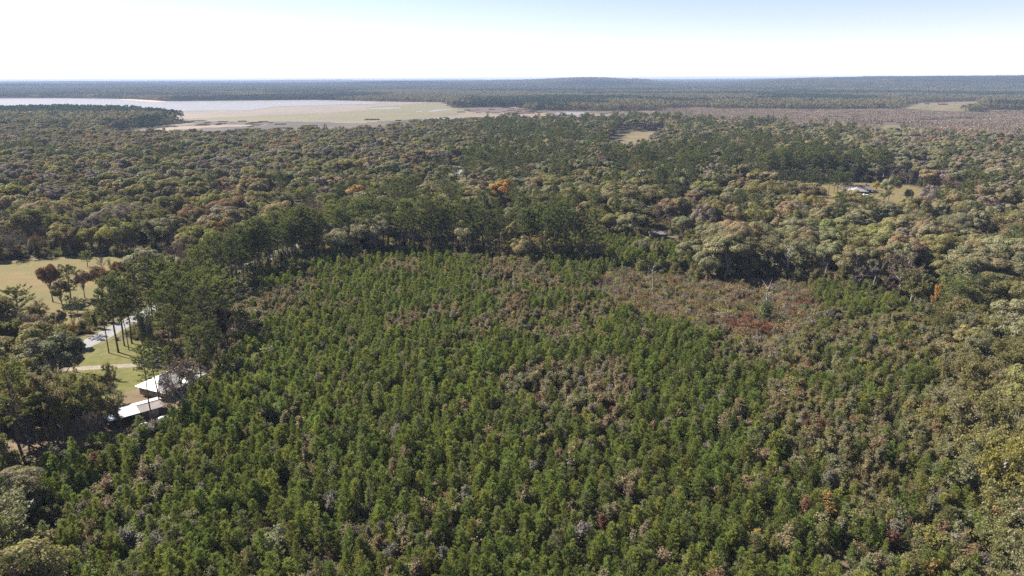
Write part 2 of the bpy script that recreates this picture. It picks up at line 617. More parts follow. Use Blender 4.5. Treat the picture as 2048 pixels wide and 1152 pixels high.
def proto_snag(name, seed, H=13.0, limbs=7):
    rng = np.random.default_rng(seed)
    tr, g = Geo(), Geo()
    b = rng.normal(0, 0.4, (3, 2))
    tr.tube([[0, 0, -.5], [0, 0, 1], [b[0, 0], b[0, 1], H * .4], [b[1, 0], b[1, 1], H * .7], [b[2, 0] * 1.5, b[2, 1] * 1.5, H]], [0.4, .32, .26, .17, .04], 7)
    for i in range(limbs):
        z = H * rng.uniform(0.4, 0.9)
        az = i * 2.4 + rng.normal(0, .4)
        L = rng.uniform(1.6, 4.0) * (1.2 - z / H * .6)
        p0 = np.array([b[1, 0] * z / H, b[1, 1] * z / H, z])
        p1 = p0 + np.array([math.cos(az), math.sin(az), 0.5]) * L * .5
        p2 = p1 + np.array([math.cos(az + .4), math.sin(az + .4), 1.0]) * L * .5
        g.tube([p0, p1, p2], [.13, .1, .03], 5)
        for j in range(3):
            q = p0 + (p2 - p0) * rng.uniform(.4, 1)
            e = q + unit(sph(rng, 1)[0] + np.array([0, 0, .4])) * rng.uniform(.5, 1.6)
            g.tube([q, e], [.04, .012], 3)
    return tr.mesh(name + '_trunk', [M['deadwood']]), g.mesh(name + '_branches', [M['deadwood']])


def proto_patch(name, seed, size, ntree, kind, ncard, csize, H=(13, 20), Rc=5.0):
    """a piece of far woodland: many small crowns"""
    rng = np.random.default_rng(seed)
    g = Geo()
    m = int(math.sqrt(ntree))
    for i in range(m):
        for j in range(m):
            x = (i + .5 + rng.uniform(-.45, .45)) / m * size - size / 2
            y = (j + .5 + rng.uniform(-.45, .45)) / m * size - size / 2
            k = kind if kind != 'mix' else rng.choice(['hard', 'hard', 'pine', 'bare'])
            h = rng.uniform(*H)
            r = Rc * rng.uniform(.7, 1.2)
            if k == 'pine':
                h *= 1.15; r *= .75; tint = np.array([0.55, 0.72, 0.5])
            elif k == 'bare':
                tint = np.array([1.25, 1.0, 1.05])
            elif k == 'brush':
                tint = np.array([1, 1, 1.0])
            else:
                tint = np.array([1.0, 1.0, .9])
            tint = tint * vary(rng, 1, .25, .1)[0]
            d = sph(rng, ncard * 2)
            d = d[d[:, 2] > -0.25][:ncard]
            rz = min(h * .45, r * 1.0)
            p = np.array([x, y, h - rz]) + d * np.array([r, r, rz]) * rng.uniform(.7, 1.05, (len(d), 1))
            g.quads(cards(rng, p, d + .5 * sph(rng, len(d)), csize * rng.uniform(.7, 1.3, len(d)), .8), tint * vary(rng, len(d), .22, .06))
            # lower crown and stems
            q = np.array([x, y, 0]) + rng.uniform(-1, 1, (3, 3)) * np.array([r * .6, r * .6, 0]) + np.array([0, 0, 1]) * rng.uniform(.1, h * .5, (3, 1))
            dd = sph(rng, 3); dd[:, 2] *= .3
            g.quads(cards(rng, q, dd, csize * 1.5, 1.0), tint * .9 * np.ones((3, 3)))
    return None, g.mesh(name, [M['leaf']])


# ------------------------------------------------------------------ the lie of the land
def smooth(a, b, x):
    t = np.clip((x - a) / (b - a), 0, 1)
    return t * t * (3 - 2 * t)


def hills(X, Y):
    """ground height: level near by, forest ridges far off"""
    D = np.hypot(X, Y)
    az = np.degrees(np.arctan2(X, Y))
    z = 26 * smooth(3900, 9000, D)
    z = z + 26 * (fnoise(X, Y, 2600, 5, 3) - 0.4) * smooth(4200, 6500, D)
    z = z + 34 * (fnoise(X, Y, 1300, 15, 2) - 0.45) * smooth(4000, 5500, D)
    z = z + 46 * np.exp(-((az - 6.5) / 4.2) ** 2) * smooth(4800, 7600, D) * (1 - 0.8 * smooth(8500, 11500, D))
    z = z + 12 * np.exp(-((az - 10.2) / 0.7) ** 2) * smooth(7000, 8500, D) * (1 - smooth(9500, 10500, D))
    z = z + 44 * smooth(15, 24, az) * smooth(4300, 7200, D) * (1 - 0.55 * smooth(9000, 12500, D))
    z = z + 8 * smooth(11000, 24000, D) + 14 * (vnoise(X, Y, 5200, 9) - .5) * smooth(12000, 18000, D)
    return np.maximum(z, 0.0)


# zones outlined on the photograph and laid on the ground
ROAD = [(-205, 100), (-185, 140), (-170, 175), (-158, 205), (-151.5, 230), (-148.5, 256), (-136, 322), (-115, 395), (-92, 473), (-78.5, 525), (-66, 582), (-57, 653), (-52, 760)]
DRIVE = [gp(*p) for p in [(95, 748), (115, 741), (160, 737), (210, 734), (260, 731), (300, 729), (345, 731)]]
PLANT = wpoly([(95, 2100), (78, 1060), (70, 962), (200, 912), (300, 885), (345, 862), (405, 800), (455, 755), (462, 690), (455, 640), (448, 606), (490, 582), (600, 532), (700, 515), (850, 518), (1000, 528), (1150, 530), (1230, 548), (1180, 584), (1230, 626), (1400, 686), (1530, 716), (1605, 689), (1650, 640), (1616, 587), (1700, 588), (1800, 606), (1850, 650), (1885, 710), (1890, 765), (1870, 850), (1930, 960), (1960, 1100), (1990, 1300), (1990, 2100)])
BRUSH = wpoly([(1225, 546), (1300, 560), (1400, 572), (1540, 568), (1615, 586), (1650, 640), (1605, 690), (1530, 717), (1400, 687), (1230, 627), (1178, 585)])
FIELD_L = wpoly([(-300, 545), (0, 521), (150, 512), (260, 514), (330, 506), (385, 505), (395, 515), (345, 540), (290, 556), (225, 588), (192, 622), (150, 655), (60, 676), (-100, 700), (-400, 760)])
LAWN = wpoly([(112, 745), (165, 712), (215, 684), (262, 680), (335, 700), (352, 735), (300, 765), (215, 800), (150, 790), (112, 765)])
YARD = wpoly([(-60, 880), (100, 850), (190, 828), (225, 795), (280, 770), (400, 762), (455, 725), (458, 758), (405, 802), (345, 864), (300, 888), (200, 915), (75, 930), (-80, 930)])
CLEAR_R = wpoly([(1535, 372), (1640, 362), (1780, 368), (1830, 374), (1900, 387), (1930, 402), (1920, 432), (1870, 448), (1760, 450), (1640, 440), (1615, 410), (1540, 392)])
FIELD_M = wpoly([(1208, 301), (1222, 276), (1240, 263), (1330, 261), (1348, 268), (1312, 290), (1300, 308), (1262, 318), (1225, 316)])
LAWN_M = wpoly([(860, 379), (885, 366), (905, 350), (925, 362), (945, 380), (905, 386)])
SHED_LOT = wpoly([(1285, 472), (1348, 472), (1376, 490), (1372, 502), (1330, 500), (1290, 496)])
PLANT2 = wpoly([(1105, 494), (1200, 486), (1292, 497), (1372, 503), (1390, 532), (1352, 548), (1235, 535), (1150, 524)])
REEDS = wpoly([(1733, 252), (1780, 250), (1830, 254), (1905, 262), (1905, 273), (1850, 273), (1790, 270), (1736, 260)])
WETLAND = wpoly([(1305, 236), (1330, 218), (1400, 217), (1480, 219), (1600, 221), (1800, 220), (1900, 226), (2048, 222), (2300, 222), (2300, 312), (2048, 298), (1960, 290), (1880, 287), (1800, 284), (1740, 278), (1560, 264), (1440, 256), (1310, 246)])
FARM_R = wpoly([(1788, 217), (1830, 223), (1900, 227), (1968, 220), (1964, 202.5), (1900, 204), (1830, 206.5)])
FARM_R2 = wpoly([(2025, 205), (2120, 205), (2120, 202), (2030, 202)])
FARFIELD_1 = wpoly([(1374, 186), (1400, 186), (1396, 183.6), (1378, 183.6)])
FARFIELD_2 = wpoly([(1560, 187), (1640, 186.5), (1620, 184.5), (1570, 185)])
FLATS = wpoly([(-500, 197), (0, 196.5), (140, 196.5), (260, 198), (335, 202.5), (395, 202), (560, 200.5), (640, 200), (760, 203), (890, 205), (905, 216), (1040, 214), (1062, 221), (1270, 223), (1300, 221), (1420, 228), (1412, 240), (1310, 246), (1200, 252), (1110, 252), (900, 256), (830, 259), (800, 270), (700, 277), (600, 279), (480, 283), (330, 284), (215, 280), (190, 266), (280, 257), (355, 246), (330, 232), (200, 224), (0, 224), (-500, 226)])
WATER = wpoly([(-600, 197.6), (0, 197), (140, 197), (260, 198.7), (335, 203.2), (395, 202.6), (560, 201), (640, 200.6), (725, 203.5), (775, 206), (745, 208.5), (690, 209), (640, 211), (560, 213), (535, 215.5), (505, 221), (470, 222), (430, 221.5), (340, 223.5), (300, 227), (150, 228), (0, 227), (-600, 227)])
PENINSULA = wpoly([(-500, 226), (0, 224), (200, 225), (310, 231), (352, 245), (280, 254), (190, 263), (0, 266), (-500, 266)])
NO_TREES = [FIELD_L, LAWN, YARD, CLEAR_R, FIELD_M, LAWN_M, SHED_LOT, PLANT, PLANT2, BRUSH]
FAR_OPEN = [REEDS, FARM_R, FARM_R2, FARFIELD_1, FARFIELD_2, FLATS, WETLAND, FIELD_M]


def rough_edge(poly, step, amp, seed):
    """break a straight outline into an uneven one"""
    rng = np.random.default_rng(seed)
    o = []
    n = len(poly)
    for i in range(n):
        a, b = poly[i], poly[(i + 1) % n]
        L = np.hypot(*(b - a))
        k = max(1, min(80, int(L / step)))
        nrm = np.array([-(b - a)[1], (b - a)[0]]) / (L + 1e-9)
        for j in range(k):
            t = j / k
            o.append(a + (b - a) * t + nrm * rng.normal(0, amp) * (0 if j == 0 else 1))
    return np.array(o)


def sheet(name, poly, z, mat, **props):
    import bmesh
    bm = bmesh.new()
    vs_ = [bm.verts.new((float(p[0]), float(p[1]), z)) for p in poly]
    bm.edges.ensure_lookup_table()
    es = [bm.edges.new((vs_[i], vs_[(i + 1) % len(vs_)])) for i in range(len(vs_))]
    bmesh.ops.triangle_fill(bm, use_beauty=True, edges=es)
    for f in bm.faces:
        if f.normal.z < 0:
            f.normal_flip()
    me = bpy.data.meshes.new(name)
    bm.to_mesh(me)
    bm.free()
    me.materials.append(mat)
    return link(name, me, kind='structure', **props)


# the ground: one sheet from behind the camera to the horizon
def build_ground():
    a = np.radians(np.concatenate([np.linspace(-180, -62, 24)[:-1], np.linspace(-62, 62, 311), np.linspace(62, 180, 24)[1:]]))
    r = np.concatenate([[0.5, 40], np.geomspace(80, 3600, 46), np.geomspace(3700, 13000, 110), np.geomspace(13300, 31000, 36)])
    A, RR = np.meshgrid(a, r)
    X, Y = np.sin(A) * RR, np.cos(A) * RR
    Z = hills(X, Y)
    n, m = X.shape
    i, j = np.meshgrid(np.arange(n - 1), np.arange(m - 1), indexing='ij')
    i, j = i.ravel(), j.ravel()
    f = np.stack([i * m + j, (i + 1) * m + j, (i + 1) * m + j + 1, i * m + j + 1], 1)
    me = mesh_np('ground', np.stack([X, Y, Z], -1).reshape(-1, 3), [f[:, ::-1]], [M['floor']], smooth=True)
    link('ground', me, kind='structure', label='leaf-strewn forest floor reaching to the horizon')


build_ground()


def build_flats():
    """drained lake bed: bands of sand, green sedge and brown mud"""
    xs = np.arange(-2300, 1000, 16.0)
    ys = np.arange(900, 3700, 16.0)
    X, Y = np.meshgrid(xs, ys)
    X = X + (vnoise(X, Y, 40, 3) - .5) * 10
    Y = Y + (vnoise(X, Y, 40, 4) - .5) * 10
    n, m = X.shape
    i, j = np.meshgrid(np.arange(n - 1), np.arange(m - 1), indexing='ij')
    i, j = i.ravel(), j.ravel()
    f = np.stack([i * m + j, i * m + j + 1, (i + 1) * m + j + 1, (i + 1) * m + j], 1)
    cx, cy_ = X.ravel()[f].mean(1), Y.ravel()[f].mean(1)
    keep = inside(rough_edge(FLATS, 40, 6, 2), cx, cy_)
    f, cx, cy_ = f[keep], cx[keep], cy_[keep]
    jx = cx + 160 * (fnoise(cx, cy_, 300, 21) - .5)
    jy = cy_ + 95 * (fnoise(cx, cy_, 200, 31) - .5) + 45 * (vnoise(cx, cy_, 45, 12) - .5)
    tan, green, brown, sandy, red = np.array([.185, .148, .114]), np.array([.130, .113, .042]), np.array([.044, .027, .020]), np.array([.20, .15, .098]), np.array([.085, .048, .032])
    c = np.tile(tan, (len(f), 1))
    G1 = wpoly([(330, 238), (520, 231), (640, 228), (720, 221), (760, 213), (900, 204), (915, 214), (960, 221), (900, 232), (800, 241), (700, 244), (500, 244), (360, 241)])
    B1 = wpoly([(345, 242), (500, 243), (700, 245), (800, 241), (860, 236), (900, 262), (820, 285), (480, 292), (190, 292), (180, 268), (290, 256), (360, 248)])
    S1 = wpoly([(300, 258), (360, 252), (420, 249.5), (500, 250), (480, 253), (400, 256), (330, 262)])
    R1 = wpoly([(905, 217), (1040, 214), (1062, 220), (1300, 222), (1440, 228), (1420, 244), (1310, 240), (1200, 232), (1100, 228), (980, 226), (900, 222)])
    S2 = wpoly([(930, 224), (1100, 226), (1230, 229), (1300, 231), (1300, 238), (1100, 238), (900, 236)])
    S3 = wpoly([(1310, 231), (1350, 229), (1420, 232), (1420, 238), (1340, 238)])
    for P, cc in ((G1, green), (B1, brown), (R1, red), (S2, sandy * .9), (S3, sandy), (S1, sandy * 1.15)):
        k = inside(P, jx, jy)
        c[k] = cc
    # olive tinge in the sand and reddish tinge in the mud
    e = smooth(.5, .7, fnoise(cx, cy_, 420, 77))[:, None] * .3
    c = c * (1 - e) + e * np.array([.16, .13, .08])
    e = smooth(.55, .75, fnoise(cx * .35, cy_, 55, 78))[:, None] * .35
    c = c * (1 - e) + e * np.array([.10, .085, .05])
    c = c * (0.86 + .28 * fnoise(cx, cy_, 90, 55)[:, None])
    used, inv = np.unique(f.ravel(), return_inverse=True)
    V = np.stack([X.ravel()[used], Y.ravel()[used], np.full(len(used), 0.35)], 1)
    m_, t = new_mat('lake_bed')
    at = nd(t, 'ShaderNodeAttribute', attribute_type='GEOMETRY', attribute_name='var')
    cc = mixc(t, at.outputs['Color'], (0.8, 0.78, 0.76), noise_fac(t, .05, .3, .7), 'MULTIPLY')
    p = nd(t, 'ShaderNodeBsdfPrincipled')
    p.inputs['Roughness'].default_value = .85
    t.links.new(cc, p.inputs['Base Color'])
    out(t, p.outputs[0])
    me = mesh_np('mud_flat', V, [inv.reshape(-1, 4)], [m_], var=c)
    link('mud_flat', me, kind='structure', label='bare tan, green and brown bed of the drawn-down lake')


build_flats()


def mat_water():
    m, t = new_mat('water')
    p = nd(t, 'ShaderNodeBsdfPrincipled')
    p.inputs['Base Color'].default_value = (0.24, 0.215, 0.19, 1)
    p.inputs['Roughness'].default_value = 0.34
    p.inputs['IOR'].default_value = 1.33
    p.inputs['Specular IOR Level'].default_value = 0.5
    b = nd(t, 'ShaderNodeBump')
    b.inputs['Strength'].default_value = 0.25
    b.inputs['Distance'].default_value = 0.4
    t.links.new(noise_fac(t, 0.08, .2, .8, 3, (1, 0.35, 1)), b.inputs['Height'])
    t.links.new(b.outputs[0], p.inputs['Normal'])
    out(t, p.outputs[0])
    return m


M['water'] = mat_water()
sheet('lake', rough_edge(WATER, 60, 9, 4), 0.75, M['water'], label='pale open water of the shallow lake')
for k, (pts, lab) in enumerate([
        ([(735, 217.6), (770, 215.4), (805, 215), (800, 217), (770, 218.6), (742, 219.2)], 'shallow pool on the sand below the open water'),
        ([(855, 223), (872, 219.6), (900, 219), (905, 220.4), (884, 221.2), (866, 224)], 'bent silvery pool in the green sedge'),
        ([(828, 223), (845, 222.4), (850, 223.6), (836, 224.4)], 'tiny pool left of the bent pool'),
        ([(1105, 226.5), (1130, 224), (1172, 225), (1178, 229), (1140, 231), (1112, 230.5)], 'pale pool behind the dark pine tops at mid distance'),
        ([(1368, 232.4), (1384, 231.6), (1386, 233), (1372, 233.4)], 'tiny pool at the edge of the grey brush')]):
    sheet('pond', rough_edge(wpoly(pts), 12, 3, 40 + k), 0.6, M['water'], label=lab)
sheet('beach', rough_edge(wpoly([(232, 199.6), (262, 199), (305, 201), (335, 204), (312, 204.4), (280, 202.4)]), 30, 4, 9), 0.95, M['sand'], label='strip of pale sand on the far lake shore')

sheet('field', rough_edge(FIELD_L, 6, .8, 11), 0.02, M['pasture'], label='dry tan pasture beyond the road')
sheet('lawn', rough_edge(LAWN, 4, .4, 12), 0.02, M['lawn'], label='green lawn between the road and the white-roofed house')
sheet('yard', rough_edge(YARD, 4, .7, 13), 0.016, M['dirt'], label='bare dirt yard around the white-roofed buildings')
sheet('field', rough_edge(CLEAR_R, 8, 1.2, 14), 0.03, M['clearing'], label='mown clearing around the grey-roofed house among pines')
sheet('field', rough_edge(FIELD_M, 12, 2, 15), 0.05, M['farfield'], label='small pale field enclosed by woods')
sheet('lawn', rough_edge(LAWN_M, 8, 1, 16), 0.03, M['lawn'], label='scrap of bright lawn where the road enters the woods')
sheet('yard', rough_edge(SHED_LOT, 5, .8, 17), 0.03, M['dirt'], label='sunlit bare ground in front of the dark shed')
sheet('field', rough_edge(REEDS, 20, 3, 18), 0.1, M['farfield'], label='strip of pale dry reeds in the grey brush')
for p, s, lab in ((FARM_R, 19, 'far pale hayfield with farm buildings'), (FARM_R2, 20, 'pale field beside the far hayfield'), (FARFIELD_1, 21, 'small bare lot deep in the far woods'), (FARFIELD_2, 22, 'long pale strip in the far woods')):
    q = rough_edge(p, 40, 4, s)
    sheet('field', q, float(hills(q[:, 0], q[:, 1]).max()) + 0.6, M['farfield'], label=lab)


def strip(name, pts, width, z, mat, **props):
    pts = np.array(pts, float)
    t = np.linspace(0, len(pts) - 1, (len(pts) - 1) * 8 + 1)
    # Catmull-Rom through the points
    P = np.vstack([2 * pts[0] - pts[1], pts, 2 * pts[-1] - pts[-2]])
    C = []
    for u in t:
        i = min(int(u), len(pts) - 2)
        f = u - i
        p0, p1, p2, p3 = P[i], P[i + 1], P[i + 2], P[i + 3]
        C.append(.5 * (2 * p1 + (p2 - p0) * f + (2 * p0 - 5 * p1 + 4 * p2 - p3) * f * f + (3 * p1 - p0 - 3 * p2 + p3) * f ** 3))
    C = np.array(C)
    tan = unit(np.gradient(C, axis=0))
    nr = np.stack([-tan[:, 1], tan[:, 0]], 1)
    rng = np.random.default_rng(3)
    e = width / 2 + rng.normal(0, .12, (len(C), 1))
    a, b = C + nr * e, C - nr * e
    n = len(C)
    V = np.concatenate([np.c_[a, np.full(n, z)], np.c_[b, np.full(n, z)]])
    i = np.arange(n - 1)
    me = mesh_np(name, V, [np.stack([i, i + n, i + n + 1, i + 1], 1)], [mat])
    link(name, me, kind='structure', **props)
    return C


strip('verge', ROAD, 13.0, 0.028, M['lawn'], label='mown grass verge along the road')
ROADC = strip('road', ROAD, 7.6, 0.045, M['asphalt'], label='pale grey country road running into the woods')
strip('driveway', DRIVE, 3.4, 0.036, M['gravel'], label='pale gravel driveway across the lawn')

# ------------------------------------------------------------------ plant prototypes
def group_of(n, fn):
    return [fn(k) for k in range(n)]


PROTO = {
    'hard': group_of(7, lambda k: proto_hardwood('hardwood_%d' % k, 100 + k, Rc=[5.6, 6.4, 5.0, 6.0, 4.6, 7.0, 5.4][k], H=[16, 17, 17.5, 15, 16, 16.5, 18][k], lobes=[60, 72, 54, 64, 50, 78, 56][k], nleaf=[15000, 17000, 13000, 15500, 12000, 18000, 13500][k], leaf=.21, flat=[.95, .85, 1.1, .9, 1.15, .82, 1.1][k])),
    'thin': group_of(5, lambda k: proto_bare('airy_hardwood_%d' % k, 150 + k, Rc=[4.4, 4.0, 5.0, 4.2, 4.8][k], H=[17, 18, 16, 17, 16][k], n1=[13, 12, 14, 11, 13][k], n2=8, n3=6, n4=3, tw=.028, leafn=[9000, 8000, 11000, 6000, 9500][k], leafcol=(1, 1, 1), leaf=.19, mat='leaf')),
    'hard_lo': group_of(6, lambda k: proto_hardwood('hardwood_far_%d' % k, 200 + k, Rc=[5.6, 6.4, 5.0, 6.0, 4.8, 6.8][k], H=[16, 17, 17.5, 15, 16, 16.5][k], lobes=[40, 46, 36, 42, 34, 50][k], nleaf=5000, leaf=0.36, flat=[.95, .85, 1.1, .9, 1.1, .85][k])),
    'bare': group_of(4, lambda k: proto_bare('bare_%d' % k, 300 + k, Rc=[5, 4.4, 5.6, 4.8][k], H=[16, 17, 15, 14][k], leafn=[300, 0, 900, 1500][k])),
    'pine': group_of(6, lambda k: proto_pine('pine_%d' % k, 400 + k, H=[25, 27, 24, 26, 25, 23][k], Rc=[3.4, 3.2, 3.9, 3.0, 4.2, 3.6][k], base=[.52, .56, .45, .58, .5, .42][k], nb=[54, 52, 60, 48, 60, 62][k], n=15, L=.46, w=.06)) + group_of(2, lambda k: proto_pine('open_pine_%d' % k, 480 + k, H=15, Rc=[4.6, 4.2][k], base=[.22, .3][k], nb=70, n=15, L=.42, w=.06)),
    'pine_lo': group_of(5, lambda k: proto_pine('pine_far_%d' % k, 450 + k, H=[25, 27, 24, 26, 23][k], Rc=[3.7, 3.5, 4.1, 3.4, 3.9][k], base=[.42, .48, .38, .48, .35][k], nb=[48, 48, 54, 46, 54][k], n=11, L=.52, w=.11, stub=0)),
    'young': group_of(14, lambda k: proto_young_pine('young_pine_%d' % k, 500 + k, H=5.6 + .35 * (k % 6), Rc=1.5 + .15 * (k % 5), tip=[.72, .58, .66, .5, .8][k % 5], per=[3.6, 3.0, 4.0][k % 3])),
    'sapling': group_of(6, lambda k: proto_sapling('sapling_%d' % k, 600 + k, H=[5, 5.6, 4.6, 5.2, 4.2, 5.8][k], Rc=[1.2, 1.1, 1.4, 1.3, 1.5, 1.0][k], bare=[.1, .3, .1, .5, .2, .1][k])),
    'brush': group_of(5, lambda k: proto_sapling('brush_%d' % k, 700 + k, H=[2.6, 2.2, 3.0, 2.4, 2.8][k], Rc=[1.6, 1.8, 1.5, 1.7, 1.4][k], nleaf=1300, leaf=.12, stems=8, dome=True, bare=[.2, .5, .1, .3, .7][k])),
    'snag': group_of(3, lambda k: proto_snag('snag_%d' % k, 800 + k, H=[13, 11, 14][k], limbs=[7, 5, 9][k])),
}
PH = {k: [max(v.co.z for v in (c or t).vertices) for t, c in L] for k, L in PROTO.items()}
PATCH = {
    'p_hard': group_of(3, lambda k: proto_patch('wood_patch_%d' % k, 900 + k, 40, 20, 'hard', 46, 1.15)),
    'p_pine': group_of(3, lambda k: proto_patch('pine_patch_%d' % k, 910 + k, 40, 30, 'pine', 40, 1.05)),
    'p_mix': group_of(3, lambda k: proto_patch('mixed_patch_%d' % k, 920 + k, 40, 22, 'mix', 46, 1.1)),
    'p_brush': group_of(3, lambda k: proto_patch('brush_patch_%d' % k, 930 + k, 40, 64, 'brush', 16, .8, H=(2.2, 4.5), Rc=2.6)),
    'p_far': group_of(4, lambda k: proto_patch('far_patch_%d' % k, 940 + k, 90, 100, 'mix' if k < 3 else 'pine', 14, 2.6)),
}

# ------------------------------------------------------------------ tints (real leaf colours)
TINT = {
    'olive': (.228, .212, .088), 'yellowgreen': (.275, .245, .084), 'khaki': (.275, .228, .122), 'tan': (.30, .225, .138), 'grey': (.255, .225, .192),
    'orange': (.46, .28, .085), 'rust': (.275, .175, .10), 'red': (.205, .095, .066), 'yellow': (.42, .32, .075), 'mauve': (.25, .205, .182), 'amber': (.31, .20, .075),
    'pine': (.142, .162, .066), 'pinelight': (.205, .218, .078), 'young': (.190, .225, .060), 'youngyellow': (.245, .258, .068), 'younggrey': (.215, .228, .098), 'olivegrey': (.238, .225, .130),
}
WORDS = {'olive': 'olive-green', 'yellowgreen': 'yellow-green', 'khaki': 'khaki', 'tan': 'tan-brown', 'grey': 'grey', 'orange': 'orange', 'rust': 'rust-brown', 'red': 'red', 'yellow': 'yellow',
         'mauve': 'mauve-grey', 'pine': 'dark green', 'pinelight': 'mid-green', 'young': 'green', 'youngyellow': 'yellowish green', 'younggrey': 'greyish green', 'amber': 'amber-brown', 'olivegrey': 'grey-green'}
NAME = {'thin': 'hardwood_tree', 'hard': 'hardwood_tree', 'bare': 'bare_tree', 'pine': 'pine_tree', 'young': 'young_pine', 'sapling': 'hardwood_sapling', 'brush': 'brush_shrub', 'snag': 'dead_tree'}
CAT = {'thin': 'tree', 'hard': 'tree', 'bare': 'tree', 'pine': 'pine tree', 'young': 'young pine', 'sapling': 'sapling', 'brush': 'shrub', 'snag': 'dead tree'}

TREES = []          # dicts: kind, X, Y, rot, sx, sz, tint(name), col, [label]
rng = np.random.default_rng(7)


def put(kind, X, Y, H, tint, rot=None, wide=1.0, proto=None, label=None, jit=0.12, lean=None, mass=False):
    n = len(PROTO[kind])
    p = int(rng.integers(6 if kind == 'pine' else n)) if proto is None else proto
    sz = H / PH[kind][p]
    b = rng.uniform(1 - jit, 1 + jit)
    b *= {'bare': .74, 'sapling': .84, 'brush': .88}.get(kind, 1)
    c = tuple(float(x * b * rng.uniform(.95, 1.05)) for x in TINT[tint])
    TREES.append(dict(kind=kind, X=float(X), Y=float(Y), rot=float(rng.uniform(0, 6.28) if rot is None else rot), sx=float(sz * wide), sz=float(sz), tint=tint, col=c, p=p, label=label, lean=lean, mass=mass))


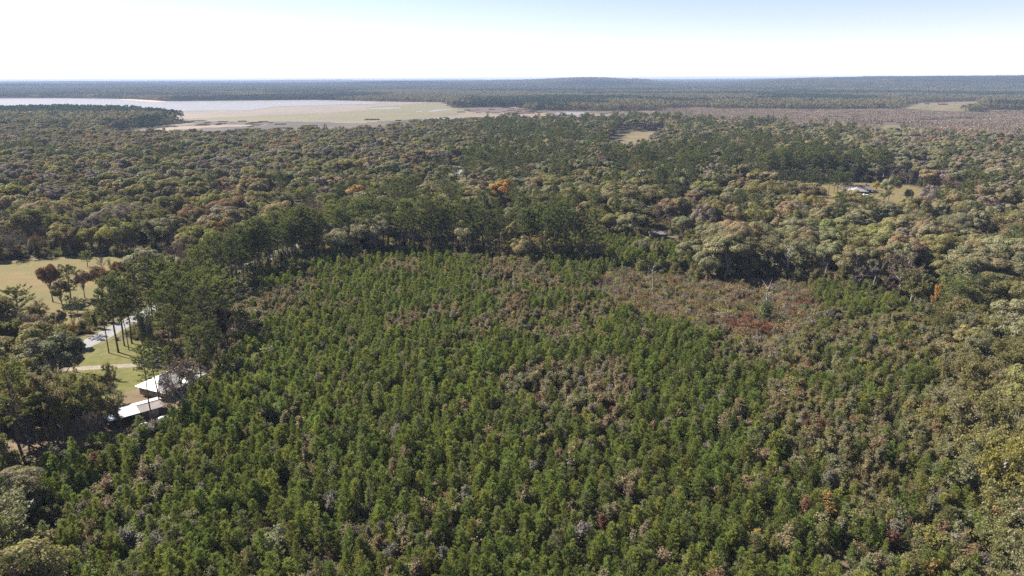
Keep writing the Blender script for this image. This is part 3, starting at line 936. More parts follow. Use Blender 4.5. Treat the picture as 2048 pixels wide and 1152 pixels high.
# --- single trees one can pick out in the photograph: kind, base x, base y, top y, tint, width factor, label
MARKS = [
    ('pine', 42, 652, 570, 'pine', 1.75, 'broad round-headed pine alone in the tan pasture'),
    ('hard', 106, 604, 525, 'rust', .72, 'feathery rust-brown tree in the pasture beside a domed pine'),
    ('pine', 142, 598, 527, 'pine', 1.5, 'domed dark pine between two brownish trees in the pasture'),
    ('hard', 170, 596, 542, 'tan', .9, 'brownish half-bare tree just past the domed pasture pine'),
    ('hard', 205, 585, 534, 'rust', .9, 'russet-leaved tree in the pasture behind the roadside pines'),
    ('pine', 175, 533, 500, 'pinelight', 1.9, 'low spreading pine at the far edge of the pasture'),
    ('bare', 206, 545, 508, 'grey', .8, 'leafless grey tree at the far edge of the pasture'),
    ('bare', 226, 555, 515, 'grey', .9, 'smaller leafless tree next to the pasture edge'),
    ('hard', 285, 545, 507, 'rust', .85, 'rust-brown tree in front of the far pasture strip'),
    ('hard', 318, 545, 508, 'tan', 1.0, 'tan-leaved tree at the strip of pasture by the road'),
    ('hard', 245, 572, 522, 'rust', .9, 'brown-leaved tree behind the roadside row near the pasture corner'),
    ('hard', 222, 612, 552, 'olivegrey', .9, 'grey-green tree in the low corner of the pasture'),
    ('hard', 128, 622, 560, 'khaki', .85, 'khaki tree below the domed pasture pine'),
    ('pine', 335, 555, 502, 'pinelight', 1.0, 'pine at the end of the pasture strip by the road'),
    ('sapling', 362, 516, 494, 'red', 1.4, 'pinkish red small tree at the end of the pasture'),
    ('pine', 268, 572, 528, 'pine', 1.1, 'slim pine rising above the roadside row near the pasture'),
    ('pine', 230, 588, 540, 'pine', 1.2, 'dark pine at the pasture corner behind the orange tree'),
    ('hard', 82, 770, 648, 'khaki', 1.15, 'large golden-khaki hardwood left of the road'),
    ('thin', 148, 742, 630, 'rust', .62, 'narrow rust-topped tree standing at the road edge'),
    ('pine', 150, 665, 588, 'pine', .9, 'slender pine with bare bole at the pasture edge'),
    ('pine', 162, 661, 592, 'pine', .8, 'second slender pine with bare bole at the pasture edge'),
    ('hard', 120, 690, 620, 'olivegrey', .9, 'grey-green tree between the pasture and the road'),
    ('hard', 20, 700, 625, 'olive', 1.0, 'olive tree below the lone round pasture pine'),
    ('thin', 55, 695, 628, 'rust', .8, 'brownish tree below the lone round pasture pine'),
    ('pine', 25, 800, 705, 'pinelight', 1.4, 'round green pine below the golden-khaki hardwood'),
    # roadside pines with bare boles
    ('pine', 218, 706, 575, 'pine', .85, 'pine with a straight bole at the lawn corner by the road'),
    ('pine', 237, 705, 548, 'pine', 1.0, 'tallest pine at the lawn corner with its shadow on the grass'),
    ('pine', 249, 692, 556, 'pine', .95, 'leaning-looking pine third along the roadside row from the lawn'),
    ('pine', 264, 687, 552, 'pine', 1.0, 'pine fourth along the roadside row from the lawn'),
    ('pine', 258, 700, 590, 'pinelight', .8, 'thin pine inside the roadside row near the lawn'),
    # yard trees
    ('pine', 308, 856, 684, 'pinelight', .8, 'tall thin-crowned pine in front of the long metal-roofed shed'),
    ('pine', 322, 820, 676, 'pine', .9, 'tall pine between the house and the long shed'),
    ('pine', 347, 790, 690, 'pinelight', .7, 'slim pine at the house corner behind the bare tree'),
    ('bare', 372, 848, 704, 'grey', .85, 'leafless tree standing in front of the white-roofed house'),
    ('pine', 404, 770, 652, 'pinelight', 1.15, 'broad-limbed pine at the right end of the white-roofed house'),
    ('pine', 424, 756, 640, 'pine', .95, 'pine just behind the broad-limbed one by the house'),
    ('pine', 388, 742, 628, 'pinelight', 1.0, 'pine rising behind the white-roofed house'),
    ('pine', 352, 722, 606, 'pinelight', 1.2, 'bushy pine behind the driveway end'),
    ('bare', 345, 842, 770, 'grey', .6, 'small leafless tree in the dirt yard'),
    # trees left of the long shed
    ('thin', 40, 880, 742, 'olive', .95, 'olive hardwood at the edge of the dirt yard, leftmost of five'),
    ('thin', 78, 888, 752, 'olive', .9, 'olive hardwood second from the left by the dirt yard'),
    ('thin', 118, 893, 738, 'khaki', .85, 'khaki hardwood third from the left by the dirt yard'),
    ('thin', 158, 868, 740, 'olive', .9, 'olive hardwood fourth from the left by the dirt yard'),
    ('thin', 178, 885, 752, 'olive', .8, 'olive hardwood in front of the long shed end'),
    ('thin', 212, 872, 752, 'khaki', .72, 'thin khaki hardwood over the shed roof'),
    ('thin', 245, 868, 780, 'olivegrey', .7, 'grey-green small tree against the long shed'),
    ('thin', 5, 850, 730, 'khaki', .9, 'khaki hardwood cut by the picture edge above the dirt yard'),
    # belt behind the plantation
    ('sapling', 660, 515, 488, 'orange', 1.8, 'peach-coloured small tree at the top corner of the plantation'),
    ('sapling', 789, 518, 492, 'yellow', 1.7, 'yellow-green rounded shrub at the back edge of the plantation'),
    ('sapling', 893, 560, 530, 'yellow', 1.0, 'narrow yellow tree standing alone in the plantation'),
    ('hard', 1003, 420, 358, 'orange', 1.35, 'bright orange tree standing out in the woods'),
    ('hard', 778, 470, 432, 'rust', .8, 'peach-brown tree inside the pine belt'),
    ('hard', 1285, 520, 478, 'olivegrey', .95, 'rounded grey-green tree at the back of the brushy clearing'),
    ('hard', 1312, 526, 482, 'khaki', .75, 'yellowish tree beside the rounded grey-green one'),
    ('hard', 1258, 478, 424, 'olivegrey', 1.5, 'very broad grey-green oak in front of the dark shed'),
    ('hard', 1218, 474, 424, 'olive', 1.3, 'broad pale oak just left of the broadest oak'),
    ('hard', 1365, 480, 430, 'olivegrey', 1.25, 'wide grey-green oak right of the dark shed'),
    ('hard', 1490, 400, 381, 'yellow', 1.0, 'small yellow tree at the end of the pine stand'),
    ('hard', 1753, 386, 362, 'yellow', .9, 'yellow-green round tree beside the grey-roofed house'),
    ('hard', 1275, 292, 278, 'tan', .9, 'small tan tree on the enclosed field'),
    ('hard', 1308, 300, 281, 'yellowgreen', 1.1, 'yellowish round tree below the enclosed field'),
    ('pine', 1568, 392, 338, 'pine', 1.10, 'pine at the end of the dark stand beside the open shed'),
    ('pine', 1584, 391, 336, 'pine', 1.00, 'pine left of the open shed in the clearing'),
    ('pine', 1597, 393, 340, 'pine', 0.90, 'pine just in front of the open shed'),
    ('pine', 1622, 392, 338, 'pine', 0.90, 'slim pine right of the open shed'),
    ('pine', 1640, 394, 345, 'pine', 1.20, 'pine draped with dark growth in the clearing'),
    ('pine', 1656, 393, 337, 'pine', 1.00, 'pine with a long bare bole mid clearing, first of the row'),
    ('pine', 1666, 396, 341, 'pine', 0.90, 'pine second in the bare-boled clearing row'),
    ('pine', 1672, 397, 340, 'pine', 0.90, 'pine third in the bare-boled clearing row'),
    ('pine', 1684, 398, 343, 'pine', 0.90, 'pine fourth in the bare-boled clearing row'),
    ('pine', 1688, 397, 342, 'pine', 0.80, 'pine fifth in the bare-boled clearing row'),
    ('pine', 1693, 395, 345, 'pine', 0.80, 'thin pine near the front of the grey-roofed house'),
    ('pine', 1698, 395, 346, 'pine', 0.80, 'thinner pine next to the boat'),
    ('pine', 1612, 388, 334, 'pine', 1.10, 'pine behind the open shed'),
    ('pine', 1630, 384, 332, 'pine', 1.20, 'pine at the back of the clearing'),
    ('pine', 1675, 382, 330, 'pine', 1.20, 'pine at the back of the clearing left of the house'),
    ('pine', 1700, 378, 328, 'pine', 1.20, 'pine behind the left end of the grey-roofed house'),
    ('pine', 1550, 392, 338, 'pine', 1.10, 'pine at the near end of the dark pine stand'),
    ('hard', 1775, 405, 352, 'olivegrey', 1.0, 'grey-green oak right of the grey-roofed house'),
    ('hard', 1765, 412, 382, 'olive', .9, 'small dark oak at the clearing edge near the boat'),
    ('hard', 1815, 408, 378, 'olivegrey', .8, 'rounded oak on the mown grass'),
    ('hard', 1860, 425, 370, 'mauve', 1.1, 'brownish spreading oak at the end of the clearing'),
    ('hard', 1890, 430, 372, 'olive', 1.1, 'olive spreading oak shading the clearing end'),
    ('hard', 1655, 438, 410, 'mauve', 1.00, 'brownish small tree in front of the bare-boled clearing pines'),
    ('bare', 1712, 440, 402, 'mauve', 1.10, 'leafless tree on the grass in front of the boat'),
    ('hard', 1740, 444, 408, 'tan', 1.00, 'tan tree on the grass below the boat'),
    ('hard', 1800, 440, 405, 'olive', 0.90, 'olive tree at the near rim of the clearing'),
    ('hard', 1838, 436, 398, 'olivegrey', 0.90, 'grey-green tree at the near rim of the clearing end'),
    # snags and bare trees by the brushy clearing
    ('snag', 1305, 588, 525, 'grey', .9, 'grey dead tree rising from the brush near the rounded tree'),
    ('snag', 1530, 640, 562, 'grey', 1.0, 'pale dead snag with crooked limbs above a dark cedar'),
    ('snag', 1572, 562, 486, 'grey', 1.0, 'white dead tree with upswept limbs against the oaks'),
    ('snag', 1357, 545, 500, 'grey', .8, 'short pale snag at the back of the clearing'),
    ('pine', 1246, 578, 532, 'olivegrey', 1.9, 'flat-topped tree with a dark straight trunk at the clearing edge'),
    ('bare', 1722, 588, 505, 'grey', 1.1, 'large leafless grey tree at the forest edge'),
    ('bare', 1795, 600, 505, 'mauve', 1.0, 'leafless brownish tree right of the large grey one'),
    ('bare', 1640, 560, 508, 'mauve', .9, 'mauve half-bare tree at the back of the red shrubs'),
    ('sapling', 1528, 650, 598, 'pine', 1.5, 'dark green cedar at the foot of the pale snag'),
    ('thin', 1866, 630, 565, 'orange', .55, 'narrow russet tree in front of the flat-crowned pines'),
    ('pine', 1893, 662, 556, 'pinelight', 1.35, 'flat-crowned bright green pine with a thick grey trunk'),
    ('pine', 1912, 640, 548, 'pinelight', 1.4, 'broad bright green pine behind the thick-trunked one'),
    ('pine', 1945, 630, 545, 'pine', 1.3, 'dark broad pine right of the bright green pines'),
    ('pine', 1866, 690, 600, 'pinelight', .9, 'thin pine with a pale trunk left of the thick-trunked one'),
    ('pine', 1878, 705, 625, 'pinelight', .7, 'small-crowned pine with a bare trunk in the brush'),
    ('hard', 2030, 640, 560, 'olive', 1.0, 'olive rounded oak at the picture edge'),
    ('bare', 1960, 735, 670, 'grey', .8, 'tangled leafless tree at the plantation corner'),
    ('thin', 1935, 860, 705, 'olive', .9, 'tall olive tree at the right edge of the plantation'),
    ('bare', 1995, 862, 715, 'grey', 1.0, 'leafless tree with pale limbs among grey-green crowns'),
    ('thin', 1965, 950, 775, 'olive', .75, 'tall olive tree below the pale-limbed leafless one'),
    ('hard', 2030, 900, 730, 'olive', .85, 'rounded olive tree behind the olive trees at the picture edge'),
    ('thin', 1975, 1075, 850, 'yellowgreen', .75, 'golden-green tree with forked trunk at the plantation edge'),
    ('thin', 2035, 1040, 830, 'olive', .8, 'olive hardwood filling the picture edge low down'),
    ('thin', 2040, 1230, 1010, 'olivegrey', .75, 'grey-green tree in the bottom corner'),
    # low left corner
    ('thin', 30, 985, 868, 'olive', .8, 'olive tree at the plantation corner by the fallen branch'),
    ('thin', 5, 1010, 890, 'olive', .8, 'second olive tree cut by the picture edge near the fallen branch'),
    ('pine', 20, 1100, 950, 'pine', 1.0, 'shaded pine in the strip of trees left of the plantation'),
    ('thin', 52, 1130, 1000, 'olive', .6, 'shaded small tree in the strip left of the plantation'),
    ('thin', 10, 1215, 1030, 'olive', .8, 'olive tree in the bottom left corner'),
    ('pine', 60, 1240, 1090, 'pine', 1.0, 'shaded pine low in the bottom left corner'),
]
MX, MY = [], []
for kind, bx, by, ty, tint, wide, lab in MARKS:
    X, Y = gp(bx, by)
    H = height_for(X, Y, ty)
    H = min(H, {'thin': 26, 'hard': 26, 'pine': 34, 'bare': 24, 'sapling': 13, 'snag': 20, 'brush': 6, 'young': 9}[kind])
    op = kind == 'pine' and bx < 280 and by < 660 and wide > 1.3
    put(kind, X, Y, H, tint, wide=wide * (.72 if op else 1), label=lab, proto=6 + len(MX) % 2 if op else None)
    MX.append(X); MY.append(Y)
MX, MY = np.array(MX), np.array(MY)


def jitter_grid(x0, x1, y0, y1, s, j=.42):
    xs, ys = np.meshgrid(np.arange(x0, x1, s), np.arange(y0, y1, s))
    X = xs.ravel() + rng.uniform(-j, j, xs.size) * s
    Y = ys.ravel() + rng.uniform(-j, j, xs.size) * s
    return X, Y


YX, YY = [], []
for bx, by, ty, kd, wd in ((15, 915, 775, 'thin', .9), (60, 905, 790, 'bare', .8), (98, 880, 755, 'thin', .8), (135, 905, 800, 'thin', .7), (140, 850, 735, 'thin', .9), (190, 905, 815, 'bare', .7), (186, 845, 745, 'thin', .8), (228, 800, 720, 'thin', .6), (100, 835, 720, 'thin', 1.0), (60, 840, 720, 'hard', .8), (25, 860, 745, 'thin', .9), (392, 800, 735, 'thin', .6), (430, 775, 690, 'pine', .8), (440, 745, 640, 'pine', .9), (415, 735, 625, 'pine', .9), (368, 725, 615, 'pine', .9), (335, 712, 605, 'pine', .9), (300, 712, 610, 'thin', .7), (285, 690, 580, 'pine', .9), (310, 690, 580, 'pine', 1.0), ):
    X, Y = gp(bx, by)
    put(kd, X, Y, min(height_for(X, Y, ty), 28), 'pine' if kd == 'pine' else 'grey' if kd == 'bare' else ['yellowgreen', 'khaki', 'olivegrey'][len(YX) % 3], wide=wd)
    YX.append(X); YY.append(Y)
MX, MY = np.r_[MX, YX], np.r_[MY, YY]


def near_marks(X, Y, r):
    k = np.zeros(X.shape, bool)
    for a, b in zip(MX, MY):
        k |= (X - a) ** 2 + (Y - b) ** 2 < r * r
    return k


# buildings and things that keep trees away (world x, y, radius)
KEEP = []
for p, r in (((330, 765), 15), ((270, 820), 13), ((245, 840), 9), ((1720, 380), 16), ((1605, 384), 12), ((1322, 478), 9), ((1322, 486), 8), ((932, 371), 10), ((470, 545), 7)):
    KEEP.append((*gp(*p), r))

# --- the forest
X, Y = jitter_grid(-1250, 1250, 60, 1560, 10.2, .5)
D = np.hypot(X, Y)
AZ = np.degrees(np.arctan2(X, Y))
k = (D < 1520) & (np.abs(AZ) < np.where(D < 450, 56, 43)) & (D > 70)
for P in NO_TREES + [REEDS, WETLAND, FLATS]:
    k &= ~inside(P, X, Y)
k &= dist_line(ROADC, X, Y) > 7.0
k &= dist_line(np.array(DRIVE), X, Y) > 6
k &= ~near_marks(X, Y, 5.0)
for (kd_, bx_, by_, ty_, *_r), a, b in zip(MARKS, MX, MY):
    if by_ > 640 or kd_ == 'sapling':
        continue
    d_ = math.hypot(a, b)
    al = (X * a + Y * b) / d_
    la = np.abs(X * b - Y * a) / d_
    k &= ~((la < 4.5) & (al < d_) & (al > d_ - (34 if kd_ != 'pine' else 16)))
for a, b, r in KEEP:
    k &= (X - a) ** 2 + (Y - b) ** 2 > r * r
X, Y, D = X[k], Y[k], D[k]
px, py = proj(X, Y, np.zeros_like(X))
road_x = np.interp(Y, [p[1] for p in ROAD], [p[0] for p in ROAD])
west = X < road_x
n1 = fnoise(X, Y, 130, 61)
n2 = fnoise(X, Y, 70, 62)
n3 = fnoise(X, Y, 200, 63)
low = np.zeros(X.shape, bool)
for bx_, by_, L_, wd_ in ((1003, 416, 120, 7), (1218, 474, 45, 8), (1258, 478, 45, 9), (1365, 480, 45, 8), (1490, 400, 60, 5), (1308, 300, 60, 8), (820, 402, 40, 5), (1322, 480, 45, 6), (932, 375, 70, 6)):
    a, b = gp(bx_, by_)
    d_ = math.hypot(a, b)
    al = (X * a + Y * b) / d_
    low |= (np.abs(X * b - Y * a) / d_ < wd_) & (al < d_) & (al > d_ - L_)


def ell(cx, cy, rx, ry):
    return np.exp(-(((px - cx) / rx) ** 2 + ((py - cy) / ry) ** 2) ** 2)


pp = .05 + .65 * smooth(.60, .66, fnoise(X, Y, 75, 64, 3))
pp = np.where(west, .03 + .5 * smooth(.62, .74, n1), pp)
pp = np.where((px > 1350) & (py > 400), .03 + .55 * smooth(.6, .72, n1), pp)
pp = np.maximum(pp, .72 * ell(1440, 345, 250, 30))
pp = np.maximum(pp, .35 * ell(1020, 310, 210, 75))
pp = np.maximum(pp, .68 * ell(900, 482, 330, 48))
pp = np.maximum(pp, .85 * ((~west) & (px < 620) & (py < 760) & (py > 480)))
pp = np.maximum(pp, .45 * ell(1250, 250, 110, 18))
pp = np.maximum(pp, .3 * ell(1450, 268, 100, 14))
bareP = np.where(west, .06 + .5 * smooth(.5, .64, n2), .05 + .3 * smooth(.52, .66, n2))
u = rng.random(len(X))
edge_r = rng.random(len(X))
for i in range(len(X)):
    w = bool(west[i])
    if low[i]:
        put('hard', X[i], Y[i], rng.uniform(7, 10), rng.choice(['olivegrey', 'olive', 'khaki']), wide=rng.uniform(.9, 1.3))
        continue
    if u[i] < pp[i]:
        put('pine', X[i], Y[i], rng.uniform(18, 30) * (1 if not w else .82), 'pine' if rng.random() < .65 else 'pinelight', wide=rng.uniform(.8, 1.25))
        continue
    v = rng.random()
    if v < bareP[i]:
        put('bare', X[i], Y[i], rng.uniform(12, 17), rng.choice(['grey', 'mauve', 'tan']), wide=rng.uniform(.9, 1.25))
        continue
    if w:
        names, wt = ['olive', 'yellowgreen', 'khaki', 'olivegrey', 'tan', 'rust', 'amber', 'mauve'], np.array([.33, .16, .16, .2, .06, .03, .010, .06])
        if n3[i] > .55:
            wt = wt * np.array([.8, 1.2, 1, .6, 1.3, 1.6, 1.8, 1.2])
    elif px[i] > 1820 and py[i] > 600:
        names, wt = ['olive', 'olivegrey', 'yellowgreen', 'khaki', 'olive'], np.array([.50, .22, .06, .14, .08])
        if rng.random() < .9:
            put('thin', X[i], Y[i], rng.uniform(13, 19), names[rng.choice(5, p=wt)], wide=rng.uniform(.9, 1.4))
            continue
    elif px[i] > 1320:
        names, wt = ['khaki', 'olivegrey', 'olive', 'tan', 'mauve', 'rust', 'yellowgreen'], np.array([.36, .30, .15, .08, .05, .014, .05])
    else:
        names, wt = ['olivegrey', 'olive', 'khaki', 'tan', 'mauve', 'yellowgreen', 'rust'], np.array([.40, .25, .14, .08, .06, .05, .008])
    c = names[rng.choice(len(names), p=wt / wt.sum())]
    if D[i] > 600 and c in ('olive', 'khaki', 'yellowgreen') and rng.random() < .45:
        c = rng.choice(['olivegrey', 'mauve', 'tan'], p=[.6, .25, .15])  # farther crowns greyed: more bare trees, and haze put into the tint
    if D[i] < 700 and rng.random() < .34:
        put('thin', X[i], Y[i], rng.uniform(11, 20), c, wide=rng.uniform(1.0, 1.6), jit=.2)
        continue
    put('hard', X[i], Y[i], rng.uniform(11.5, 22), c, wide=rng.uniform(.85, 1.6), jit=.2)

# --- strip of airy hardwoods along the right edge of the plantation
X, Y = jitter_grid(70, 260, 75, 260, 6.2)
px, py = proj(X, Y, np.zeros_like(X))
k = ~inside(PLANT, X, Y) & ~inside(BRUSH, X, Y) & (px > 1840) & (px < 2330) & (py > 680) & ~near_marks(X, Y, 3.0) & (rng.random(X.shape) < .75)
for x, y in zip(X[k], Y[k]):
    put('thin' if rng.random() < .82 else 'bare', x, y, rng.uniform(10, 16.5), rng.choice(['olive', 'olivegrey', 'khaki', 'yellowgreen'], p=[.48, .26, .19, .07]), wide=rng.uniform(.8, 1.25))

# --- pine wall along the back of the plantation and behind the clearing
BACK = np.array([gp(*p) for p in [(500, 566), (600, 522), (700, 504), (850, 507), (1000, 517), (1120, 519), (1200, 505)]])
X, Y = jitter_grid(-120, 80, 290, 460, 5.2)
dB = dist_line(BACK, X, Y)
k = (dB < 19) & ~inside(PLANT, X, Y) & ~inside(PLANT2, X, Y) & (dist_line(ROADC, X, Y) > 7) & ~near_marks(X, Y, 3.5) & (rng.random(X.shape) < .45)
P2 = wpoly([(1525, 354), (1640, 350), (1775, 355), (1775, 364), (1640, 361), (1525, 370)])
X2, Y2 = jitter_grid(150, 420, 540, 720, 5.6)
k2 = inside(P2, X2, Y2) & (rng.random(X2.shape) < .7)
for x, y in zip(np.r_[X[k], X2[k2]], np.r_[Y[k], Y2[k2]]):
    put('pine', x, y, rng.uniform(17, 31), 'pine' if rng.random() < .6 else 'pinelight', wide=rng.uniform(.8, 1.2), jit=.22)

# --- dense pines of the strip between the road and the plantation
X, Y = jitter_grid(-160, -40, 225, 470, 5.0)
px, py = proj(X, Y, np.zeros_like(X))
k = ~inside(PLANT, X, Y) & ~inside(YARD, X, Y) & ~inside(LAWN, X, Y) & (dist_line(ROADC, X, Y) > 6.5) & (X > np.interp(Y, [p[1] for p in ROAD], [p[0] for p in ROAD])) & (px < 700) & ~near_marks(X, Y, 3.5) & (rng.random(X.shape) < .32)
k &= np.minimum(dist_line(np.vstack([PLANT, PLANT[:1]]), X, Y), dist_line(ROADC, X, Y)) < 26
for a, b, r in KEEP:
    k &= (X - a) ** 2 + (Y - b) ** 2 > r * r
for x, y in zip(X[k], Y[k]):
    put('pine', x, y, rng.uniform(20, 28), 'pine' if rng.random() < .3 else 'pinelight', wide=rng.uniform(.8, 1.1))

X, Y = jitter_grid(-150, -60, 262, 470, 3.0)
px, py = proj(X, Y, np.zeros_like(X))
dr = dist_line(ROADC, X, Y)
k = ~inside(PLANT, X, Y) & (dr > 5.5) & (dr < 17) & (X > np.interp(Y, [p[1] for p in ROAD], [p[0] for p in ROAD])) & (rng.random(X.shape) < .5)
for x, y in zip(X[k], Y[k]):
    put('sapling', x, y, rng.uniform(3.5, 8.5), rng.choice(['olive', 'olivegrey', 'khaki', 'pine', 'rust'], p=[.35, .25, .2, .16, .04]), wide=rng.uniform(1.1, 1.7), mass=True)

# --- khaki domes along the left margin of the plantation
X, Y = jitter_grid(-150, -30, 190, 380, 4.6)
px, py = proj(X, Y, np.zeros_like(X))
k = inside(PLANT, X, Y) & (dist_line(np.vstack([PLANT, PLANT[:1]]), X, Y) < 16) & (px < 640) & (py < 800) & (rng.random(X.shape) < .55)
for x, y in zip(X[k], Y[k]):
    put('sapling', x, y, rng.uniform(5.5, 8.5), rng.choice(['khaki', 'olivegrey', 'tan', 'olive'], p=[.4, .35, .1, .15]), wide=rng.uniform(1.6, 2.4))

# --- thin roadside/edge understorey: smaller hardwoods along the forest edge
X, Y = jitter_grid(-420, 420, 90, 720, 4.2)
k = np.ones(X.shape, bool)
for P in (FIELD_L, PLANT, BRUSH, CLEAR_R, LAWN, YARD):
    k &= ~inside(P, X, Y)
dE = np.minimum.reduce([dist_line(np.vstack([P, P[:1]]), X, Y) for P in (FIELD_L, PLANT, BRUSH, CLEAR_R)])
k &= (dE < 13) & (dist_line(ROADC, X, Y) > 7) & (rng.random(X.shape) < .6)
for a, b, r in KEEP:
    k &= (X - a) ** 2 + (Y - b) ** 2 > r * r
X, Y = X[k], Y[k]
for x, y in zip(X, Y):
    put('sapling', x, y, rng.uniform(3, 9), rng.choice(['olive', 'khaki', 'olivegrey', 'tan', 'young', 'rust'], p=[.35, .22, .2, .1, .1, .03]), wide=rng.uniform(1.0, 1.7))

# --- low growth on the forest and plantation floor near by
X, Y = jitter_grid(-330, 330, 70, 470, 3.3)
px, py = proj(X, Y, np.zeros_like(X))
k = (np.abs(np.degrees(np.arctan2(X, Y))) < 46) & (px > -300) & (px < 2350)
for P in (FIELD_L, BRUSH, CLEAR_R, LAWN, YARD, SHED_LOT):
    k &= ~inside(P, X, Y)
k &= (dist_line(ROADC, X, Y) > 6.5) & (dist_line(np.array(DRIVE), X, Y) > 3)
for a, b, r in KEEP:
    k &= (X - a) ** 2 + (Y - b) ** 2 > r * r
for x, y in zip(X[k], Y[k]):
    put('brush', x, y, rng.uniform(1.4, 3.4), rng.choice(['olive', 'khaki', 'young', 'olivegrey', 'tan', 'rust'], p=[.3, .2, .22, .14, .1, .04]), wide=rng.uniform(.9, 1.5), mass=True)

# --- the pine plantation: rows running away from the camera
ra = R(-8)
ux, uy = math.sin(ra), math.cos(ra)
I, J = np.meshgrid(np.arange(-155, 155), np.arange(0, 240))
a = I.ravel() * 2.65
b = J.ravel() * 2.12 + 60
a = a + rng.normal(0, .65, a.shape)
b = b + rng.normal(0, .85, b.shape)
X, Y = a * uy + b * ux, -a * ux + b * uy
k = (inside(PLANT, X, Y) | inside(PLANT2, X, Y)) & ~near_marks(X, Y, 1.6)
X, Y = X[k], Y[k]
px, py = proj(X, Y, np.zeros_like(X))
m1, m2, m3 = fnoise(X, Y, 26, 81), fnoise(X, Y, 60, 82), vnoise(X, Y, 9, 83)
tanp = .07 + 1.15 * smooth(.47, .60, m1) * (.22 + 1.0 * ell(1330, 740, 340, 170) + .45 * ell(820, 640, 330, 100) + .7 * ell(500, 665, 100, 120) + .55 * ell(1720, 800, 280, 200))
tanp = np.clip(tanp + .5 * smooth(.4, .6, m1) * ell(860, 565, 480, 55) + .3 * ell(1780, 1000, 220, 220) + .18 * ell(1750, 720, 160, 80), 0, .9)
u = rng.random(len(X))
for i in range(len(X)):
    if rng.random() < .02 + .5 * (m3[i] < .2):
        continue
    scrub = ell(1760, 660, 150, 70)[i]
    if scrub > .3 and rng.random() < .62:
        put('sapling', X[i], Y[i], rng.uniform(3, 5.6), rng.choice(['olive', 'young', 'olivegrey', 'yellowgreen', 'khaki', 'rust'], p=[.3, .22, .18, .12, .15, .03]), wide=rng.uniform(1.3, 2.2), jit=.2)
        continue
    if u[i] < tanp[i]:
        right = px[i] > 1560
        names = ['tan', 'khaki', 'olivegrey', 'olive', 'grey', 'rust', 'yellowgreen', 'red', 'amber', 'yellow']
        wt = np.array([.24, .32, .20, .10, .08, .015, .03, .003, .004, .002])
        if right:
            wt = np.array([.06, .32, .22, .24, .04, .02, .08, .008, .005, .008])
        if py[i] > 1040 and px[i] > 1150:
            wt = wt + np.array([0, 0, 0, 0, 0, .05, .04, .03, .05, .008])
        c = names[rng.choice(len(names), p=wt / wt.sum())]
        put('sapling', X[i], Y[i], rng.uniform(4.4, 7.6), c, wide=rng.uniform(.9, 1.45), jit=.18)
    else:
        c = rng.choice(['young', 'youngyellow', 'younggrey'], p=[.62, .22, .16] if px[i] < 1500 else [.44, .38, .18])
        put('young', X[i], Y[i], (rng.uniform(5.6, 8.8) if rng.random() < .8 else rng.uniform(3.2, 5.5)) * (.75 + .5 * m2[i]), c, wide=rng.uniform(.85, 1.22), jit=.24)

# --- brush in the clearing and low growth under and beside the plantation
X, Y = jitter_grid(-20, 260, 200, 420, 1.9)
k = inside(BRUSH, X, Y)
X, Y = X[k], Y[k]
px, py = proj(X, Y, np.zeros_like(X))
r1 = fnoise(X, Y, 22, 91)
for i in range(len(X)):
    if rng.random() < .1:
        continue
    v = rng.random()
    redz = ell(1440, 590, 70, 25)[i] + ell(1620, 610, 60, 40)[i] + ell(1560, 660, 130, 22)[i]
    if .8 * redz * smooth(.45, .62, r1[i]) + .02 > v:
        c = rng.choice(['red', 'rust', 'amber'], p=[.5, .35, .15])
    else:
        c = rng.choice(['khaki', 'olivegrey', 'tan', 'grey', 'yellowgreen', 'rust', 'mauve'], p=[.25, .19, .18, .08, .08, .13, .09])
    put('sapling' if rng.random() < .25 else 'brush', X[i], Y[i], rng.uniform(1.8, 5.2), c, wide=rng.uniform(.8, 1.3), jit=.2)

print('plants', len(TREES))

# ------------------------------------------------------------------ split into single objects and masses
def sector(t, px, py):
    X, Y = t['X'], t['Y']
    rx = float(np.interp(Y, [p[1] for p in ROAD], [p[0] for p in ROAD]))
    if inside(YARD, np.array([X]), np.array([Y]))[0] or inside(LAWN, np.array([X]), np.array([Y]))[0]:
        return 'in the dirt yard by the white-roofed buildings'
    if X < rx:
        return 'in the woods across the road' if Y > 250 else 'beside the road below the pasture'
    if px < 620 and py > 500:
        return 'between the road and the plantation'
    if px > 1850 and py > 640:
        return 'along the right edge of the plantation'
    if px < 200 and py > 800:
        return 'along the left edge of the plantation'
    if px > 1320:
        return 'in the oak woods right of the plantation'
    return 'in the belt behind the plantation'


def label_for(t, px, py):
    w = WORDS[t['tint']]
    k = t['kind']
    if k == 'young':
        return 'young %s pine in the nearest plantation rows' % w
    if k == 'sapling':
        if inside(PLANT, np.array([t['X']]), np.array([t['Y']]))[0]:
            return '%s hardwood sapling among the young plantation pines' % w
        return '%s low sapling %s' % (w, sector(t, px, py))
    if k == 'brush':
        return 'low %s shrub in the brushy clearing' % w
    if k == 'bare':
        return '%s leafless tree %s' % (w, sector(t, px, py))
    if k == 'pine':
        return 'tall %s pine %s' % (w, sector(t, px, py))
    return '%s hardwood crown %s' % (w, sector(t, px, py))


GROUP = {'thin': 'hardwood trees of the woods', 'hard': 'hardwood trees of the woods', 'bare': 'leafless trees of the woods', 'pine': 'tall pines of the woods', 'young': 'young plantation pines', 'sapling': 'hardwood saplings', 'brush': 'shrubs of the brushy clearing', 'snag': 'dead trees'}
LIMIT = {'thin': 60, 'hard': 240, 'bare': 120, 'pine': 300, 'young': 300, 'sapling': 300, 'brush': 260, 'snag': 20}


